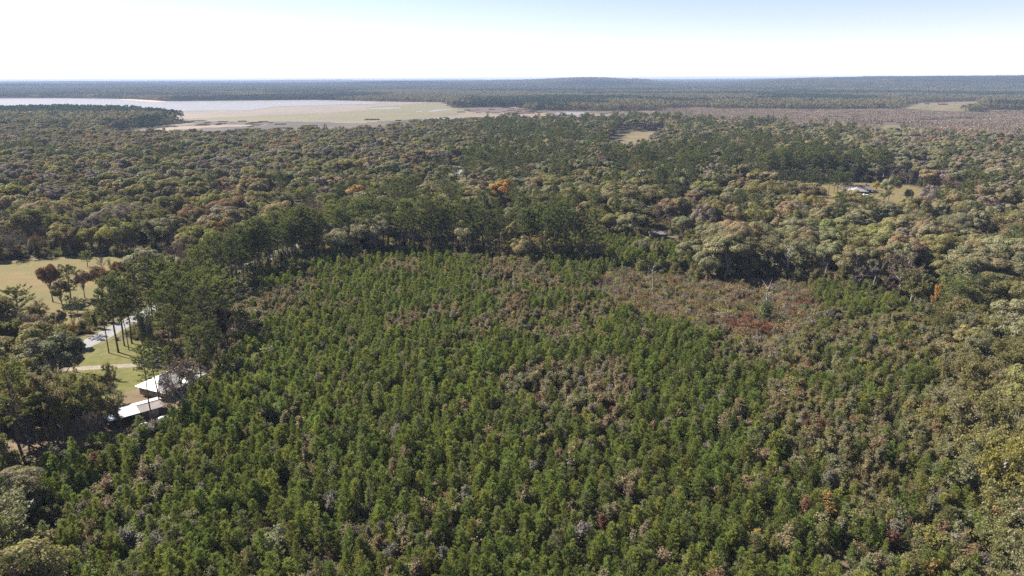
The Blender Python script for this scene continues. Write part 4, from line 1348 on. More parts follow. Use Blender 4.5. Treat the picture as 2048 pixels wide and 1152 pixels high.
def make_single(t, label):
    k, p = t['kind'], t['p']
    tm, cm = PROTO[k][p]
    e = bpy.data.objects.new(NAME[k], None)
    e.empty_display_size = .5
    col.objects.link(e)
    e.location = (t['X'], t['Y'], 0)
    e.rotation_euler = (t['lean'][0] if t['lean'] else 0, t['lean'][1] if t['lean'] else 0, t['rot'])
    e.scale = (t['sx'], t['sx'], t['sz'])
    e['label'] = label
    e['category'] = CAT[k]
    e['group'] = GROUP[k]
    for nm, me in (('trunk', tm), ('branches' if k == 'snag' else 'crown', cm)):
        o = bpy.data.objects.new(nm, me)
        col.objects.link(o)
        o.parent = e
        o['tint'] = t['col']


def proto_collection(key, protos):
    c = bpy.data.collections.new('proto_' + key)
    for i, (tm, cm) in enumerate(protos):
        if tm is None:
            me = cm
        else:
            me = join_meshes('%s_%02d' % (key, i), tm, cm)
        c.objects.link(bpy.data.objects.new('%s_%02d' % (key, i), me))
    return c


def join_meshes(name, a, b):
    def arr(m):
        v = np.empty(len(m.vertices) * 3, np.float32); m.vertices.foreach_get('co', v)
        l = np.empty(len(m.loops), np.int32); m.loops.foreach_get('vertex_index', l)
        s = np.empty(len(m.polygons), np.int32); m.polygons.foreach_get('loop_start', s)
        n = np.empty(len(m.polygons), np.int32); m.polygons.foreach_get('loop_total', n)
        c = np.empty(len(m.polygons) * 4, np.float32); m.attributes['var'].data.foreach_get('color', c)
        return v.reshape(-1, 3), l, n, c.reshape(-1, 4)[:, :3]
    va, la, na, ca = arr(a)
    vb, lb, nb, cb = arr(b)
    V = np.concatenate([va, vb])
    mats = [a.materials[0], b.materials[0]]
    me = bpy.data.meshes.new(name)
    loops = np.concatenate([la, lb + len(va)]).astype(np.int32)
    cnt = np.concatenate([na, nb]).astype(np.int32)
    st = np.concatenate([[0], np.cumsum(cnt)[:-1]]).astype(np.int32)
    me.vertices.add(len(V)); me.vertices.foreach_set('co', V.ravel())
    me.loops.add(len(loops)); me.loops.foreach_set('vertex_index', loops)
    me.polygons.add(len(cnt)); me.polygons.foreach_set('loop_start', st)
    try:
        me.polygons.foreach_set('loop_total', cnt)
    except Exception:
        pass
    me.polygons.foreach_set('material_index', np.concatenate([np.zeros(len(na)), np.ones(len(nb))]).astype(np.int32))
    for m in mats:
        me.materials.append(m)
    at = me.attributes.new('var', 'FLOAT_COLOR', 'FACE')
    C = np.ones((len(cnt), 4), np.float32); C[:, :3] = np.concatenate([ca, cb])
    at.data.foreach_set('color', C.ravel())
    me.update()
    me.validate()
    return me


def scatter(name, pts, rot, scl, tint, pid, pcol, label):
    """one object of kind stuff that carries a mass of plants"""
    me = bpy.data.meshes.new(name)
    n = len(pts)
    me.vertices.add(n)
    me.vertices.foreach_set('co', np.asarray(pts, np.float32).ravel())
    for an, ty, key, val in (('rot', 'FLOAT_VECTOR', 'vector', rot), ('scl', 'FLOAT_VECTOR', 'vector', scl), ('tint', 'FLOAT_VECTOR', 'vector', tint)):
        at = me.attributes.new(an, ty, 'POINT')
        at.data.foreach_set(key, np.asarray(val, np.float32).ravel())
    at = me.attributes.new('pid', 'INT', 'POINT')
    at.data.foreach_set('value', np.asarray(pid, np.int32))
    ng = bpy.data.node_groups.new('plants_' + name, 'GeometryNodeTree')
    ng.interface.new_socket('Geometry', in_out='INPUT', socket_type='NodeSocketGeometry')
    ng.interface.new_socket('Geometry', in_out='OUTPUT', socket_type='NodeSocketGeometry')
    gi, go = ng.nodes.new('NodeGroupInput'), ng.nodes.new('NodeGroupOutput')
    iop = ng.nodes.new('GeometryNodeInstanceOnPoints')
    ci = ng.nodes.new('GeometryNodeCollectionInfo')
    ci.inputs['Collection'].default_value = pcol
    ci.inputs['Separate Children'].default_value = True
    ci.inputs['Reset Children'].default_value = True

    def na(nm, ty):
        x = ng.nodes.new('GeometryNodeInputNamedAttribute')
        x.data_type = ty
        x.inputs['Name'].default_value = nm
        return x.outputs['Attribute']
    L = ng.links.new
    L(gi.outputs[0], iop.inputs['Points'])
    L(ci.outputs[0], iop.inputs['Instance'])
    iop.inputs['Pick Instance'].default_value = True
    L(na('pid', 'INT'), iop.inputs['Instance Index'])
    L(na('rot', 'FLOAT_VECTOR'), iop.inputs['Rotation'])
    L(na('scl', 'FLOAT_VECTOR'), iop.inputs['Scale'])
    L(iop.outputs[0], go.inputs[0])
    o = link(name, me, kind='stuff', label=label)
    md = o.modifiers.new('plants', 'NODES')
    md.node_group = ng
    return o


MASS = {'thin': ('thin_woodland', 'scattered thin-crowned hardwoods through the farther woods'), 'hard': ('hardwood_forest', 'mass of olive and khaki hardwood crowns stretching back to the lake'), 'bare': ('bare_woodland', 'scattered leafless grey trees through the farther woods'),
        'pine': ('pine_forest', 'dark green pines through the farther woods'), 'young': ('plantation_pines', 'dense green mass of young plantation pines farther from the camera'),
        'sapling': ('plantation_saplings', 'tan and khaki saplings mixed through the farther plantation'), 'brush': ('clearing_brush', 'low mixed brush covering the back of the clearing'), 'snag': ('dead_wood', 'dead trees standing in the farther woods')}
for kind in PROTO:
    if kind.endswith('_lo'):
        continue
    T = [t for t in TREES if t['kind'] == kind]
    if not T:
        continue
    X = np.array([t['X'] for t in T]); Y = np.array([t['Y'] for t in T])
    px, py = proj(X, Y, np.full(X.shape, 2.0))
    qx, qy = proj(X, Y, np.array([t['sz'] * PH[kind][t['p']] for t in T]))
    vis = (px > -25) & (px < 2073) & (qy < 1145) & (Y > 0)
    vis &= ~np.array([t['mass'] for t in T])
    order = np.argsort(np.hypot(X, Y) + np.where(vis, 0, 1e6))
    single = set(int(i) for i in order[:LIMIT[kind]] if vis[i]) | {i for i, t in enumerate(T) if t['label']}
    rest = []
    for i in order:
        i = int(i)
        t = T[i]
        if i in single:
            make_single(t, t['label'] or label_for(t, px[i], py[i]))
        else:
            rest.append(t)
    if not rest:
        continue
    base = PROTO[kind]
    lo = PROTO.get(kind + '_lo', [])
    pc = proto_collection(kind, base + lo)
    for t in rest:
        if lo and math.hypot(t['X'], t['Y']) > 520:
            q = int(rng.integers(len(lo)))
            f = PH[kind][t['p']] / PH[kind + '_lo'][q]
            t['p'], t['sx'], t['sz'] = len(base) + q, t['sx'] * f, t['sz'] * f
    scatter(MASS[kind][0], [(t['X'], t['Y'], 0) for t in rest], [(0, 0, t['rot']) for t in rest], [(t['sx'], t['sx'], t['sz']) for t in rest], [t['col'] for t in rest], [t['p'] for t in rest], pc, MASS[kind][1])

# ------------------------------------------------------------------ far woodland in patches
def far_mass(name, key, X, Y, tints, scl, label):
    n = len(X)
    Z = hills(X, Y)
    pts = np.stack([X, Y, Z], 1)
    rot = np.zeros((n, 3)); rot[:, 2] = rng.integers(0, 4, n) * math.pi / 2 + rng.normal(0, .1, n)
    pc = proto_collection(key, PATCH[key])
    scatter(name, pts, rot, scl, tints, rng.integers(0, len(PATCH[key]), n), pc, label)


X, Y = jitter_grid(-3600, 3600, 900, 4900, 30, .3)
D = np.hypot(X, Y); AZ = np.degrees(np.arctan2(X, Y))
k = (D > 1500) & (D < 4900) & (np.abs(AZ) < 42)
for P in FAR_OPEN:
    k &= ~inside(P, X, Y)
X, Y, D, AZ = X[k], Y[k], D[k], AZ[k]
n1 = fnoise(X, Y, 420, 301)
pen = inside(PENINSULA, X, Y)
_, pyy = proj(X, Y, np.zeros_like(X))
pinep = smooth(.5, .62, n1)
pinep = np.where(pen, np.where((pyy < 235), .9, .06), pinep)
pinep = np.where((AZ > 8) & (D < 2900) & ~pen, pinep * .4, pinep)
u = rng.random(len(X))
typ = np.where(u < pinep, 0, np.where(rng.random(len(X)) < .5, 1, 2))
for code, key, nm, lab, tt in ((0, 'p_pine', 'far_pinewood', 'dark pinewood on the far side of the lake', (.075, .085, .045)), (1, 'p_hard', 'far_hardwood', 'olive hardwood forest on the far side of the lake', (.165, .142, .075)), (2, 'p_mix', 'far_mixed_wood', 'mixed woodland around the lake and wetland', (.155, .132, .078))):
    q = typ == code
    n = int(q.sum())
    T = np.array(tt) * rng.uniform(.8, 1.2, (n, 1)) * rng.uniform(.92, 1.08, (n, 3))
    s = np.stack([np.ones(n), np.ones(n), rng.uniform(.85, 1.15, n)], 1)
    far_mass(nm, key, X[q], Y[q], T, s, lab)

# grey leafless brush of the wetland
X, Y = jitter_grid(200, 3300, 800, 3300, 26, .35)
k = inside(WETLAND, X, Y) & ~inside(REEDS, X, Y) & (fnoise(X, Y, 110, 401) > .36)
X, Y = X[k], Y[k]
n = len(X)
T = np.array([.25, .19, .155]) * rng.uniform(.75, 1.2, (n, 1)) * rng.uniform(.95, 1.05, (n, 3))
far_mass('wetland_brush', 'p_brush', X, Y, T, np.stack([np.ones(n), np.ones(n), rng.uniform(.7, 1.5, n)], 1), 'grey leafless brush covering the wetland')
# low brush fringe along the near lake shore
sh = np.array([gp(*p) for p in [(190, 262), (240, 256), (300, 252), (370, 246), (368, 245), (290, 250), (220, 256)]])
X, Y = jitter_grid(-900, -300, 800, 1900, 20, .35)
k = inside(sh, X, Y)
X, Y = X[k], Y[k]
n = len(X)
if n:
    far_mass('shore_brush', 'p_brush', X, Y, np.tile([.13, .12, .075], (n, 1)), np.full((n, 3), 1.0), 'olive brush along the tip of the wooded point')

# reed clumps and low brush scattered over the lake bed
X, Y = jitter_grid(-900, 700, 1000, 2300, 42, .48)
px, py = proj(X, Y, np.zeros_like(X))
k = inside(FLATS, X, Y) & ~inside(WATER, X, Y) & (fnoise(X, Y, 150, 611) > .54) & ((py > 240) | (px > 900)) & (rng.random(X.shape) < .6)
X, Y = X[k], Y[k]
n = len(X)
sR = rng.uniform(.15, .6, n)
far_mass('lakebed_reeds', 'p_brush', X, Y, np.array([.13, .095, .065]) * rng.uniform(.7, 1.2, (n, 1)), np.stack([sR * 1.4, sR, rng.uniform(.25, .7, n)], 1), 'scattered brown reed clumps on the drained lake bed')

# ridges beyond
Xa, Ya = jitter_grid(-9000, 9500, 3000, 13000, 78, .3)
Xb, Yb = jitter_grid(-22000, 22500, 8000, 30000, 230, .3)
Da, Db = np.hypot(Xa, Ya), np.hypot(Xb, Yb)
ka = (Da > 4850) & (Da < 12500) & (np.abs(np.degrees(np.arctan2(Xa, Ya))) < 41)
kb = (Db > 12400) & (Db < 30000) & (np.abs(np.degrees(np.arctan2(Xb, Yb))) < 41)
for P in (FARFIELD_1, FARFIELD_2):
    ka &= ~inside(P, Xa, Ya)
X, Y = np.r_[Xa[ka], Xb[kb]], np.r_[Ya[ka], Yb[kb]]
s1 = np.r_[np.ones(ka.sum()), np.full(kb.sum(), 3.0)]
n = len(X)
f = fnoise(X, Y, 900, 501)
T = np.where(f[:, None] > .53, np.array([.05, .062, .036]), np.array([.15, .132, .075])) * rng.uniform(.8, 1.2, (n, 1))
far_mass('ridge_forest', 'p_far', X, Y, T, np.stack([s1, s1, np.where(s1 > 2, 1.3, 1.0) * rng.uniform(.9, 1.15, n)], 1), 'blue-hazed forest on the low ridges to the horizon')



# ------------------------------------------------------------------ buildings, vehicles and small things
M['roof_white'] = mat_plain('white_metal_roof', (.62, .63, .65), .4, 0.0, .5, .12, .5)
M['roof_brown'] = mat_plain('weathered_metal_roof', (.21, .185, .17), .6, 0.0, .4, .22, .6)  # brown metal tone, varied at random by noise
M['roof_shaded'] = mat_plain('shaded_metal_roof', (.36, .34, .33), .5, 0.0, .5, .2, .6)  # duller copy of the white roof, imitating slopes turned from the sun
M['roof_grey'] = mat_plain('grey_shingle_roof', (.17, .145, .135), .85, 0, .3, .14, .7)
M['roof_light'] = mat_plain('pale_grey_roof', (.24, .235, .24), .7, 0, .4, .1, .7)
M['wall_tan'] = mat_plain('tan_siding', (.38, .33, .27), .8)
M['wall_dark'] = mat_plain('dark_siding', (.10, .085, .075), .85)
M['wall_white'] = mat_plain('white_siding', (.72, .72, .70), .7)
M['wall_red'] = mat_plain('red_barn_boards', (.22, .07, .06), .85)
M['wood_post'] = mat_plain('post_wood', (.20, .15, .11), .85)
M['glass'] = mat_plain('window_glass', (.03, .035, .04), .08, 0, .6)
M['paint_white'] = mat_plain('white_paint', (.80, .80, .80), .25, 0, .5, .03)
M['tyre'] = mat_plain('tyre_rubber', (.02, .02, .02), .8)
M['rim'] = mat_plain('wheel_rim', (.5, .5, .52), .3, .8)
M['steel'] = mat_plain('trailer_steel', (.35, .36, .38), .45, .7)
M['tarp'] = mat_plain('white_tarp', (.78, .78, .76), .5)
M['lamp_glass'] = mat_plain('headlamp', (.7, .7, .68), .15)
M['tail'] = mat_plain('tail_lamp', (.35, .02, .02), .2)
M['blue'] = mat_plain('hull_stripe', (.05, .09, .22), .3)


class MB:
    def __init__(s):
        s.v, s.f = [], []

    def face(s, *pts):
        n = len(s.v)
        s.v += [tuple(p) for p in pts]
        s.f.append(tuple(range(n, n + len(pts))))

    def solid(s, pts, faces):
        n = len(s.v)
        s.v += [tuple(p) for p in pts]
        s.f += [tuple(n + i for i in f) for f in faces]

    def box(s, x0, x1, y0, y1, z0, z1):
        s.solid([(x0, y0, z0), (x1, y0, z0), (x1, y1, z0), (x0, y1, z0), (x0, y0, z1), (x1, y0, z1), (x1, y1, z1), (x0, y1, z1)],
                [(0, 3, 2, 1), (4, 5, 6, 7), (0, 1, 5, 4), (1, 2, 6, 5), (2, 3, 7, 6), (3, 0, 4, 7)])

    def cyl(s, c, axis, r, h, k=14):
        a = [i * 2 * math.pi / k for i in range(k)]
        P = []
        for sgn in (-.5, .5):
            for t in a:
                q = {'x': (sgn * h, r * math.cos(t), r * math.sin(t)), 'y': (r * math.cos(t), sgn * h, r * math.sin(t)), 'z': (r * math.cos(t), r * math.sin(t), sgn * h)}[axis]
                P.append((c[0] + q[0], c[1] + q[1], c[2] + q[2]))
        s.solid(P, [tuple(range(k))[::-1], tuple(range(k, 2 * k))] + [(i, (i + 1) % k, k + (i + 1) % k, k + i) for i in range(k)])

    def build(s, name, mat, parent=None, bevel=0):
        me = bpy.data.meshes.new(name)
        me.from_pydata(s.v, [], s.f)
        me.materials.append(mat)
        me.update()
        o = link(name, me, parent)
        import bmesh
        bm = bmesh.new()
        bm.from_mesh(me)
        bmesh.ops.recalc_face_normals(bm, faces=bm.faces)
        if bevel:
            bmesh.ops.bevel(bm, geom=list(bm.edges), offset=bevel, segments=2, affect='EDGES', profile=.6)
        bm.to_mesh(me)
        bm.free()
        return o


def thing(name, label, cat, loc, rz=0, group=None):
    e = bpy.data.objects.new(name, None)
    col.objects.link(e)
    e.location = loc
    e.rotation_euler = (0, 0, rz)
    e['label'] = label
    e['category'] = cat
    if group:
        e['group'] = group
    return e


def hip_roof(name, parent, x0, x1, y0, y1, z, rise, mat, axis='y', hip=None, th=.16):
    """hipped or gabled roof slab; hip = inset of the ridge ends (0 = gable)"""
    m = MB()
    if axis == 'y':
        cx = (x0 + x1) / 2
        h = (x1 - x0) / 2 if hip is None else hip
        a, b = (cx, y0 + h), (cx, y1 - h)
        base = [(x0, y0), (x1, y0), (x1, y1), (x0, y1)]
        top = [a, b]
        fs = [(0, 1, 4), (1, 2, 5, 4), (2, 3, 5), (3, 0, 4, 5)]
    else:
        cy_ = (y0 + y1) / 2
        h = (y1 - y0) / 2 if hip is None else hip
        a, b = (x0 + h, cy_), (x1 - h, cy_)
        base = [(x0, y0), (x1, y0), (x1, y1), (x0, y1)]
        top = [a, b]
        fs = [(0, 1, 5, 4), (1, 2, 5), (2, 3, 4, 5), (3, 0, 4)]
    up = [(x, y, z) for x, y in base] + [(x, y, z + rise) for x, y in top]
    n = 6
    lo = [(x, y, zz - th) for x, y, zz in up]
    F_ = [tuple(f) for f in fs] + [tuple(n + i for i in f[::-1]) for f in fs] + [(i, (i + 1) % 4, n + (i + 1) % 4, n + i) for i in range(4)]
    m.solid(up + lo, F_)
    o = m.build(name, mat, parent)
    r = MB()
    if axis == 'y':
        r.box(a[0] - .16, a[0] + .16, a[1], b[1], z + rise - .02, z + rise + .07)
    else:
        r.box(a[0], b[0], a[1] - .16, a[1] + .16, z + rise - .02, z + rise + .07)
    r.build('ridge_cap', mat, o)
    return o


def opening(parent, name, wall, x, z0, w, h, y, mat, frame):
    """door or window set 3 cm proud of a wall facing -y ('f'), +y ('b'), -x ('l') or +x ('r')"""
    def bx(m, u0, u1, z0_, z1_, d0, d1):
        if wall == 'f':
            m.box(u0, u1, y - d1, y - d0, z0_, z1_)
        elif wall == 'b':
            m.box(u0, u1, y + d0, y + d1, z0_, z1_)
        elif wall == 'l':
            m.box(y - d1, y - d0, u0, u1, z0_, z1_)
        else:
            m.box(y + d0, y + d1, u0, u1, z0_, z1_)
    m = MB()
    bx(m, x - w / 2, x + w / 2, z0, z0 + h, .0, .03)
    o = m.build(name, mat, parent)
    m = MB()
    t = .09
    bx(m, x - w / 2 - t, x - w / 2, z0 - t, z0 + h + t, .0, .06)
    bx(m, x + w / 2, x + w / 2 + t, z0 - t, z0 + h + t, .0, .06)
    bx(m, x - w / 2, x + w / 2, z0 + h, z0 + h + t, .0, .06)
    bx(m, x - w / 2, x + w / 2, z0 - t, z0, .0, .06)
    m.build('frame', frame, o)
    return o


# the white-roofed house: u runs to the right, v away from the camera
e = thing('house', 'low ranch house with a bright white hipped metal roof behind bare trees', 'house', (-101.6, 181.0, 0), math.atan2(-.411, .911))
w = MB(); w.box(-11.4, -3.2, .9, 15.2, 0, 2.75); w.build('wall', M['wall_tan'], e)
w = MB(); w.box(-3.2, -.6, 8.6, 15.0, 0, 2.7); w.build('wing_wall', M['wall_dark'], e)
hip_roof('roof', e, -12.2, -2.3, 0, 16, 2.8, 2.3, M['roof_shaded'], 'y')


def sunlit_sheet_on(parent, pts, th=.05):
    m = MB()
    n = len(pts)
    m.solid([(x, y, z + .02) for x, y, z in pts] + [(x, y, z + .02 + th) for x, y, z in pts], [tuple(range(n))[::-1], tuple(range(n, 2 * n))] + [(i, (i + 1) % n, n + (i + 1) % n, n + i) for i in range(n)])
    return m.build('roof_sheet', M['roof_white'], parent)  # white sheet puts sunlight into the colour of the slope


sunlit_sheet_on(e, [(-12.25, -.05, 2.79), (-7.35, 5.0, 5.08), (-7.35, 11.0, 5.08), (-12.25, 16.05, 2.79)])
hip_roof('wing_roof', e, -6.5, .3, 7.6, 15.6, 2.74, 1.5, M['roof_shaded'], 'x')
sunlit_sheet_on(e, [(-6.5, 15.65, 2.74), (-2.5, 11.7, 4.22), (-3.7, 11.7, 4.22)])
sunlit_sheet_on(e, [(.3, 15.65, 2.74), (-3.7, 11.65, 4.23), (-2.5, 11.65, 4.23)])
sunlit_sheet_on(e, [(.35, 7.6, 2.73), (.35, 15.6, 2.73), (-3.6, 11.6, 4.2)])
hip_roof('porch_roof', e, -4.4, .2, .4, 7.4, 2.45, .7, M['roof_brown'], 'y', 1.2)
w = MB(); w.box(-5.2, -4.6, 9.5, 10.3, 3.6, 5.6); w.build('chimney', M['wall_tan'], e)
for yy in (.7, 3.8, 7.1):
    w = MB(); w.box(-.1, .05, yy, yy + .15, 0, 2.3); w.build('porch_post', M['wood_post'], e)
for xx in (-10, -7.6, -5):
    opening(e, 'window', 'f', xx, 1.0, 1.2, 1.2, .9, M['glass'], M['wall_white'])
opening(e, 'door', 'r', 4.5, 0.05, 1.0, 2.05, -3.2, M['wall_dark'], M['wall_white'])
for yy in (10, 13):
    opening(e, 'window', 'r', yy, 1.0, 1.3, 1.1, -.6, M['glass'], M['wall_white'])
for yy in (4, 8, 12):
    opening(e, 'window', 'l', yy, 1.0, 1.3, 1.2, -11.4, M['glass'], M['wall_white'])

# the long metal-roofed shed
e = thing('shed', 'long open-sided shed with a white and brown metal roof beside the dirt yard', 'shed', (-112.8, 170.0, 0), math.atan2(.65, .76))
w = MB(); w.box(.4, 13.6, -.5, -.4, 0, 2.5); w.build('back_wall', M['wall_tan'], e)
w = MB(); w.box(8.2, 13.5, -6.6, -.7, 0, 2.4); w.build('wall', M['wall_dark'], e)
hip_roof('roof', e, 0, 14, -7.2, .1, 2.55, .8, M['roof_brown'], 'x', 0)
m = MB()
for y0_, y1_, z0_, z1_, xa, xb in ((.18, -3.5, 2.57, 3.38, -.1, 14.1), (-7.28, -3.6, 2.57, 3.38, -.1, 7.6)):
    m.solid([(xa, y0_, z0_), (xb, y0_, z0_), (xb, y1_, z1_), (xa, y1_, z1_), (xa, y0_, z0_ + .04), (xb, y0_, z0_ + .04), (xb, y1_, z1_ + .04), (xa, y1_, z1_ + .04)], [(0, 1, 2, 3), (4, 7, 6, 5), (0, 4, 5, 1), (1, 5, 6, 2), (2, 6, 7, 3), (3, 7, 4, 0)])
m.build('roof_sheet', M['roof_white'], e)  # white paints sun brightness onto the back slope and left of the front
for xx in (.3, 2.9, 5.5, 8.0):
    w = MB(); w.box(xx, xx + .16, -7, -6.84, 0, 2.45); w.build('post', M['wood_post'], e)
opening(e, 'door', 'f', 11, .05, 2.4, 2.1, -6.6, M['wall_tan'], M['wood_post'])

# grey-roofed house in the clearing
e = thing('house', 'brick-dark house with a grey gabled roof and pale front hip in the mown clearing', 'house', (280, 552, 0), math.radians(-6))
w = MB(); w.box(-9.5, 12.5, 3.5, 12, 0, 2.8); w.build('wall', M['wall_dark'], e)
w = MB(); w.box(-6, 5.5, -5.4, 3.5, 0, 2.6); w.build('front_wall', M['wall_dark'], e)
hip_roof('roof', e, -10.5, 13.5, 2.6, 13, 2.9, 3.0, M['roof_grey'], 'x', 0.0)
hip_roof('front_roof', e, -7.2, 6.7, -6.6, 6.5, 2.66, 2.4, M['roof_light'], 'y', 5.5)
w = MB(); w.box(8.6, 9.6, 7.2, 8.2, 4.0, 7.2); w.build('chimney', M['roof_grey'], e)
for xx in (-4, -1, 3.5):
    opening(e, 'window', 'f', xx, .9, 1.4, 1.2, -5.4, M['glass'], M['wall_white'])
opening(e, 'door', 'f', 9, .05, 1.1, 2.1, 3.5, M['wall_white'], M['wall_white'])
m = MB(); m.cyl((7.6, -3, 4.5), 'z', .07, 9, 6)
m.build('aerial_pole', M['steel'], e)

# open shed among the clearing pines
e = thing('shed', 'dark open shed with a white roof edge among the clearing pines', 'shed', (238, 549, 0), math.radians(-20))
w = MB(); w.box(-5, 5, 3.2, 3.35, 0, 2.9); w.build('back_wall', M['wall_dark'], e)
w = MB(); w.box(0, 5, -3, 3.2, 0, 2.6); w.build('wall', M['wall_dark'], e)
hip_roof('roof', e, -5.6, 5.6, -3.8, 3.9, 2.9, 1.0, M['roof_brown'], 'x', 0)
m = MB(); m.box(-5.7, 2.5, -4.0, -3.82, 2.7, 3.1); m.build('fascia', M['roof_white'], e)
for xx in (-5, -2.5, -.2):
    w = MB(); w.box(xx, xx + .18, -3.4, -3.22, 0, 2.8); w.build('post', M['wood_post'], e)

# dark shed in the gap by the broad oaks
e = thing('shed', 'dark weathered shed in shade behind the young pines and broad oaks', 'shed', (86.5, 391, 0), math.radians(4))
w = MB(); w.box(-4.6, 4.6, 0, 5.5, 0, 2.7); w.build('wall', M['wall_dark'], e)
hip_roof('roof', e, -5.2, 5.2, -.7, 6.2, 2.78, 1.3, M['roof_grey'], 'x', 0)
opening(e, 'door', 'f', 2.2, .05, 2.2, 2.1, 0, M['roof_light'], M['wood_post'])
opening(e, 'window', 'f', -2.5, .9, 1.0, .9, 0, M['glass'], M['wood_post'])

# house half hidden where the road enters the woods
e = thing('house', 'small white-gabled house half hidden in the woods near the road', 'house', (-40, 593, 0), math.radians(35))
w = MB(); w.box(-5.5, 5.5, -3.8, 3.8, 0, 2.8); w.build('wall', M['wall_white'], e)
m = MB(); m.solid([(5.5, -3.8, 2.8), (5.5, 3.8, 2.8), (5.5, 0, 5.0), (5.3, -3.8, 2.8), (5.3, 3.8, 2.8), (5.3, 0, 5.0)], [(0, 1, 2), (5, 4, 3), (0, 2, 5, 3), (1, 4, 5, 2), (0, 3, 4, 1)])
m.build('gable', M['wall_white'], e)
hip_roof('roof', e, -6, 5.9, -4.5, 4.5, 2.85, 2.4, M['roof_grey'], 'x', 0)
for xx in (-3, 2):
    opening(e, 'window', 'f', xx, .9, 1.3, 1.2, -3.8, M['glass'], M['wood_post'])


def barn(label, x, y, rz, L, W, H, wall, roof, cat='barn', name='barn'):
    z = float(hills(np.array([x]), np.array([y]))[0])
    e = thing(name, label, cat, (x, y, z), rz)
    w = MB(); w.box(-L / 2, L / 2, -W / 2, W / 2, 0, H); w.build('wall', M[wall], e)
    hip_roof('roof', e, -L / 2 - .6, L / 2 + .6, -W / 2 - .6, W / 2 + .6, H + .05, W * .22, M[roof], 'x', 0, .3)
    opening(e, 'door', 'f', 0, .05, min(4, L * .2), H * .8, -W / 2, M['wall_dark'], M['wood_post'])
    return e


barn('tiny white barn at the corner of the far hayfield', 1392, 2500, -.3, 16, 11, 6, 'wall_white', 'roof_white')
barn('long low red barn on the far hayfield', 1466, 2402, -.2, 30, 10, 4, 'wall_red', 'wall_red')
barn('small reddish farm shed between the far barns', 1440, 2450, -.1, 16, 9, 4, 'wall_red', 'roof_grey')
barn('long pale-roofed building in a gap of the woods near the lake', -1092, 1519, .25, 26, 12, 5, 'wall_tan', 'roof_white', 'building', 'building')
barn('tiny white building on the farthest ridge', 75, 9900, 0, 60, 30, 14, 'wall_white', 'roof_white', 'building', 'building')
barn('small pale building showing through the pines beyond the enclosed field', 147, 1345, .2, 11, 8, 5, 'wall_white', 'roof_light', 'building', 'building')


def car(label, x, y, rz, van=False):
    e = thing('car', label, 'car', (x, y, .05), rz)
    m = MB()
    prof = [(-2.3, .35), (-2.3, .85), (-2.15, .98), (-1.2, 1.02), (1.0, .98), (2.1, .85), (2.3, .65), (2.3, .35)]
    n = len(prof)
    P = [(a, -.88, b) for a, b in prof] + [(a, .88, b) for a, b in prof]
    m.solid(P, [tuple(range(n)), tuple(range(n, 2 * n))[::-1]] + [(i, (i + 1) % n, n + (i + 1) % n, n + i) for i in range(n)])
    m.build('body', M['paint_white'], e, .05)
    top = 1.85 if van else 1.5
    m = MB()
    m.solid([(-1.9, -.8, 1.0), (1.0, -.8, 1.0), (1.0, .8, 1.0), (-1.9, .8, 1.0), (-1.5, -.66, top - .06), (.35, -.66, top - .06), (.35, .66, top - .06), (-1.5, .66, top - .06)],
            [(0, 3, 2, 1), (4, 5, 6, 7), (0, 1, 5, 4), (1, 2, 6, 5), (2, 3, 7, 6), (3, 0, 4, 7)])
    m.build('cabin_glass', M['glass'], e)
    m = MB(); m.box(-1.52, .37, -.68, .68, top - .07, top); m.build('roof', M['paint_white'], e, .02)
    for wx in (-1.4, 1.4):
        for wy in (-.82, .82):
            m = MB(); m.cyl((wx, wy, .30), 'y', .33, .22, 16)
            wo = m.build('wheel', M['tyre'], e)
            m = MB(); m.cyl((wx, wy, .30), 'y', .2, .24, 12); m.build('rim', M['rim'], wo)
    for wy in (-.6, .6):
        m = MB(); m.box(2.27, 2.33, wy - .17, wy + .17, .62, .76); m.build('headlight', M['lamp_glass'], e)
        m = MB(); m.box(-2.33, -2.27, wy - .14, wy + .14, .7, .86); m.build('tail_light', M['tail'], e)
    return e


car('white car parked at the end of the gravel driveway', -120, 210.2, math.radians(20))
car('white van parked beside the grey-roofed house', 297.5, 556, math.radians(10), True)


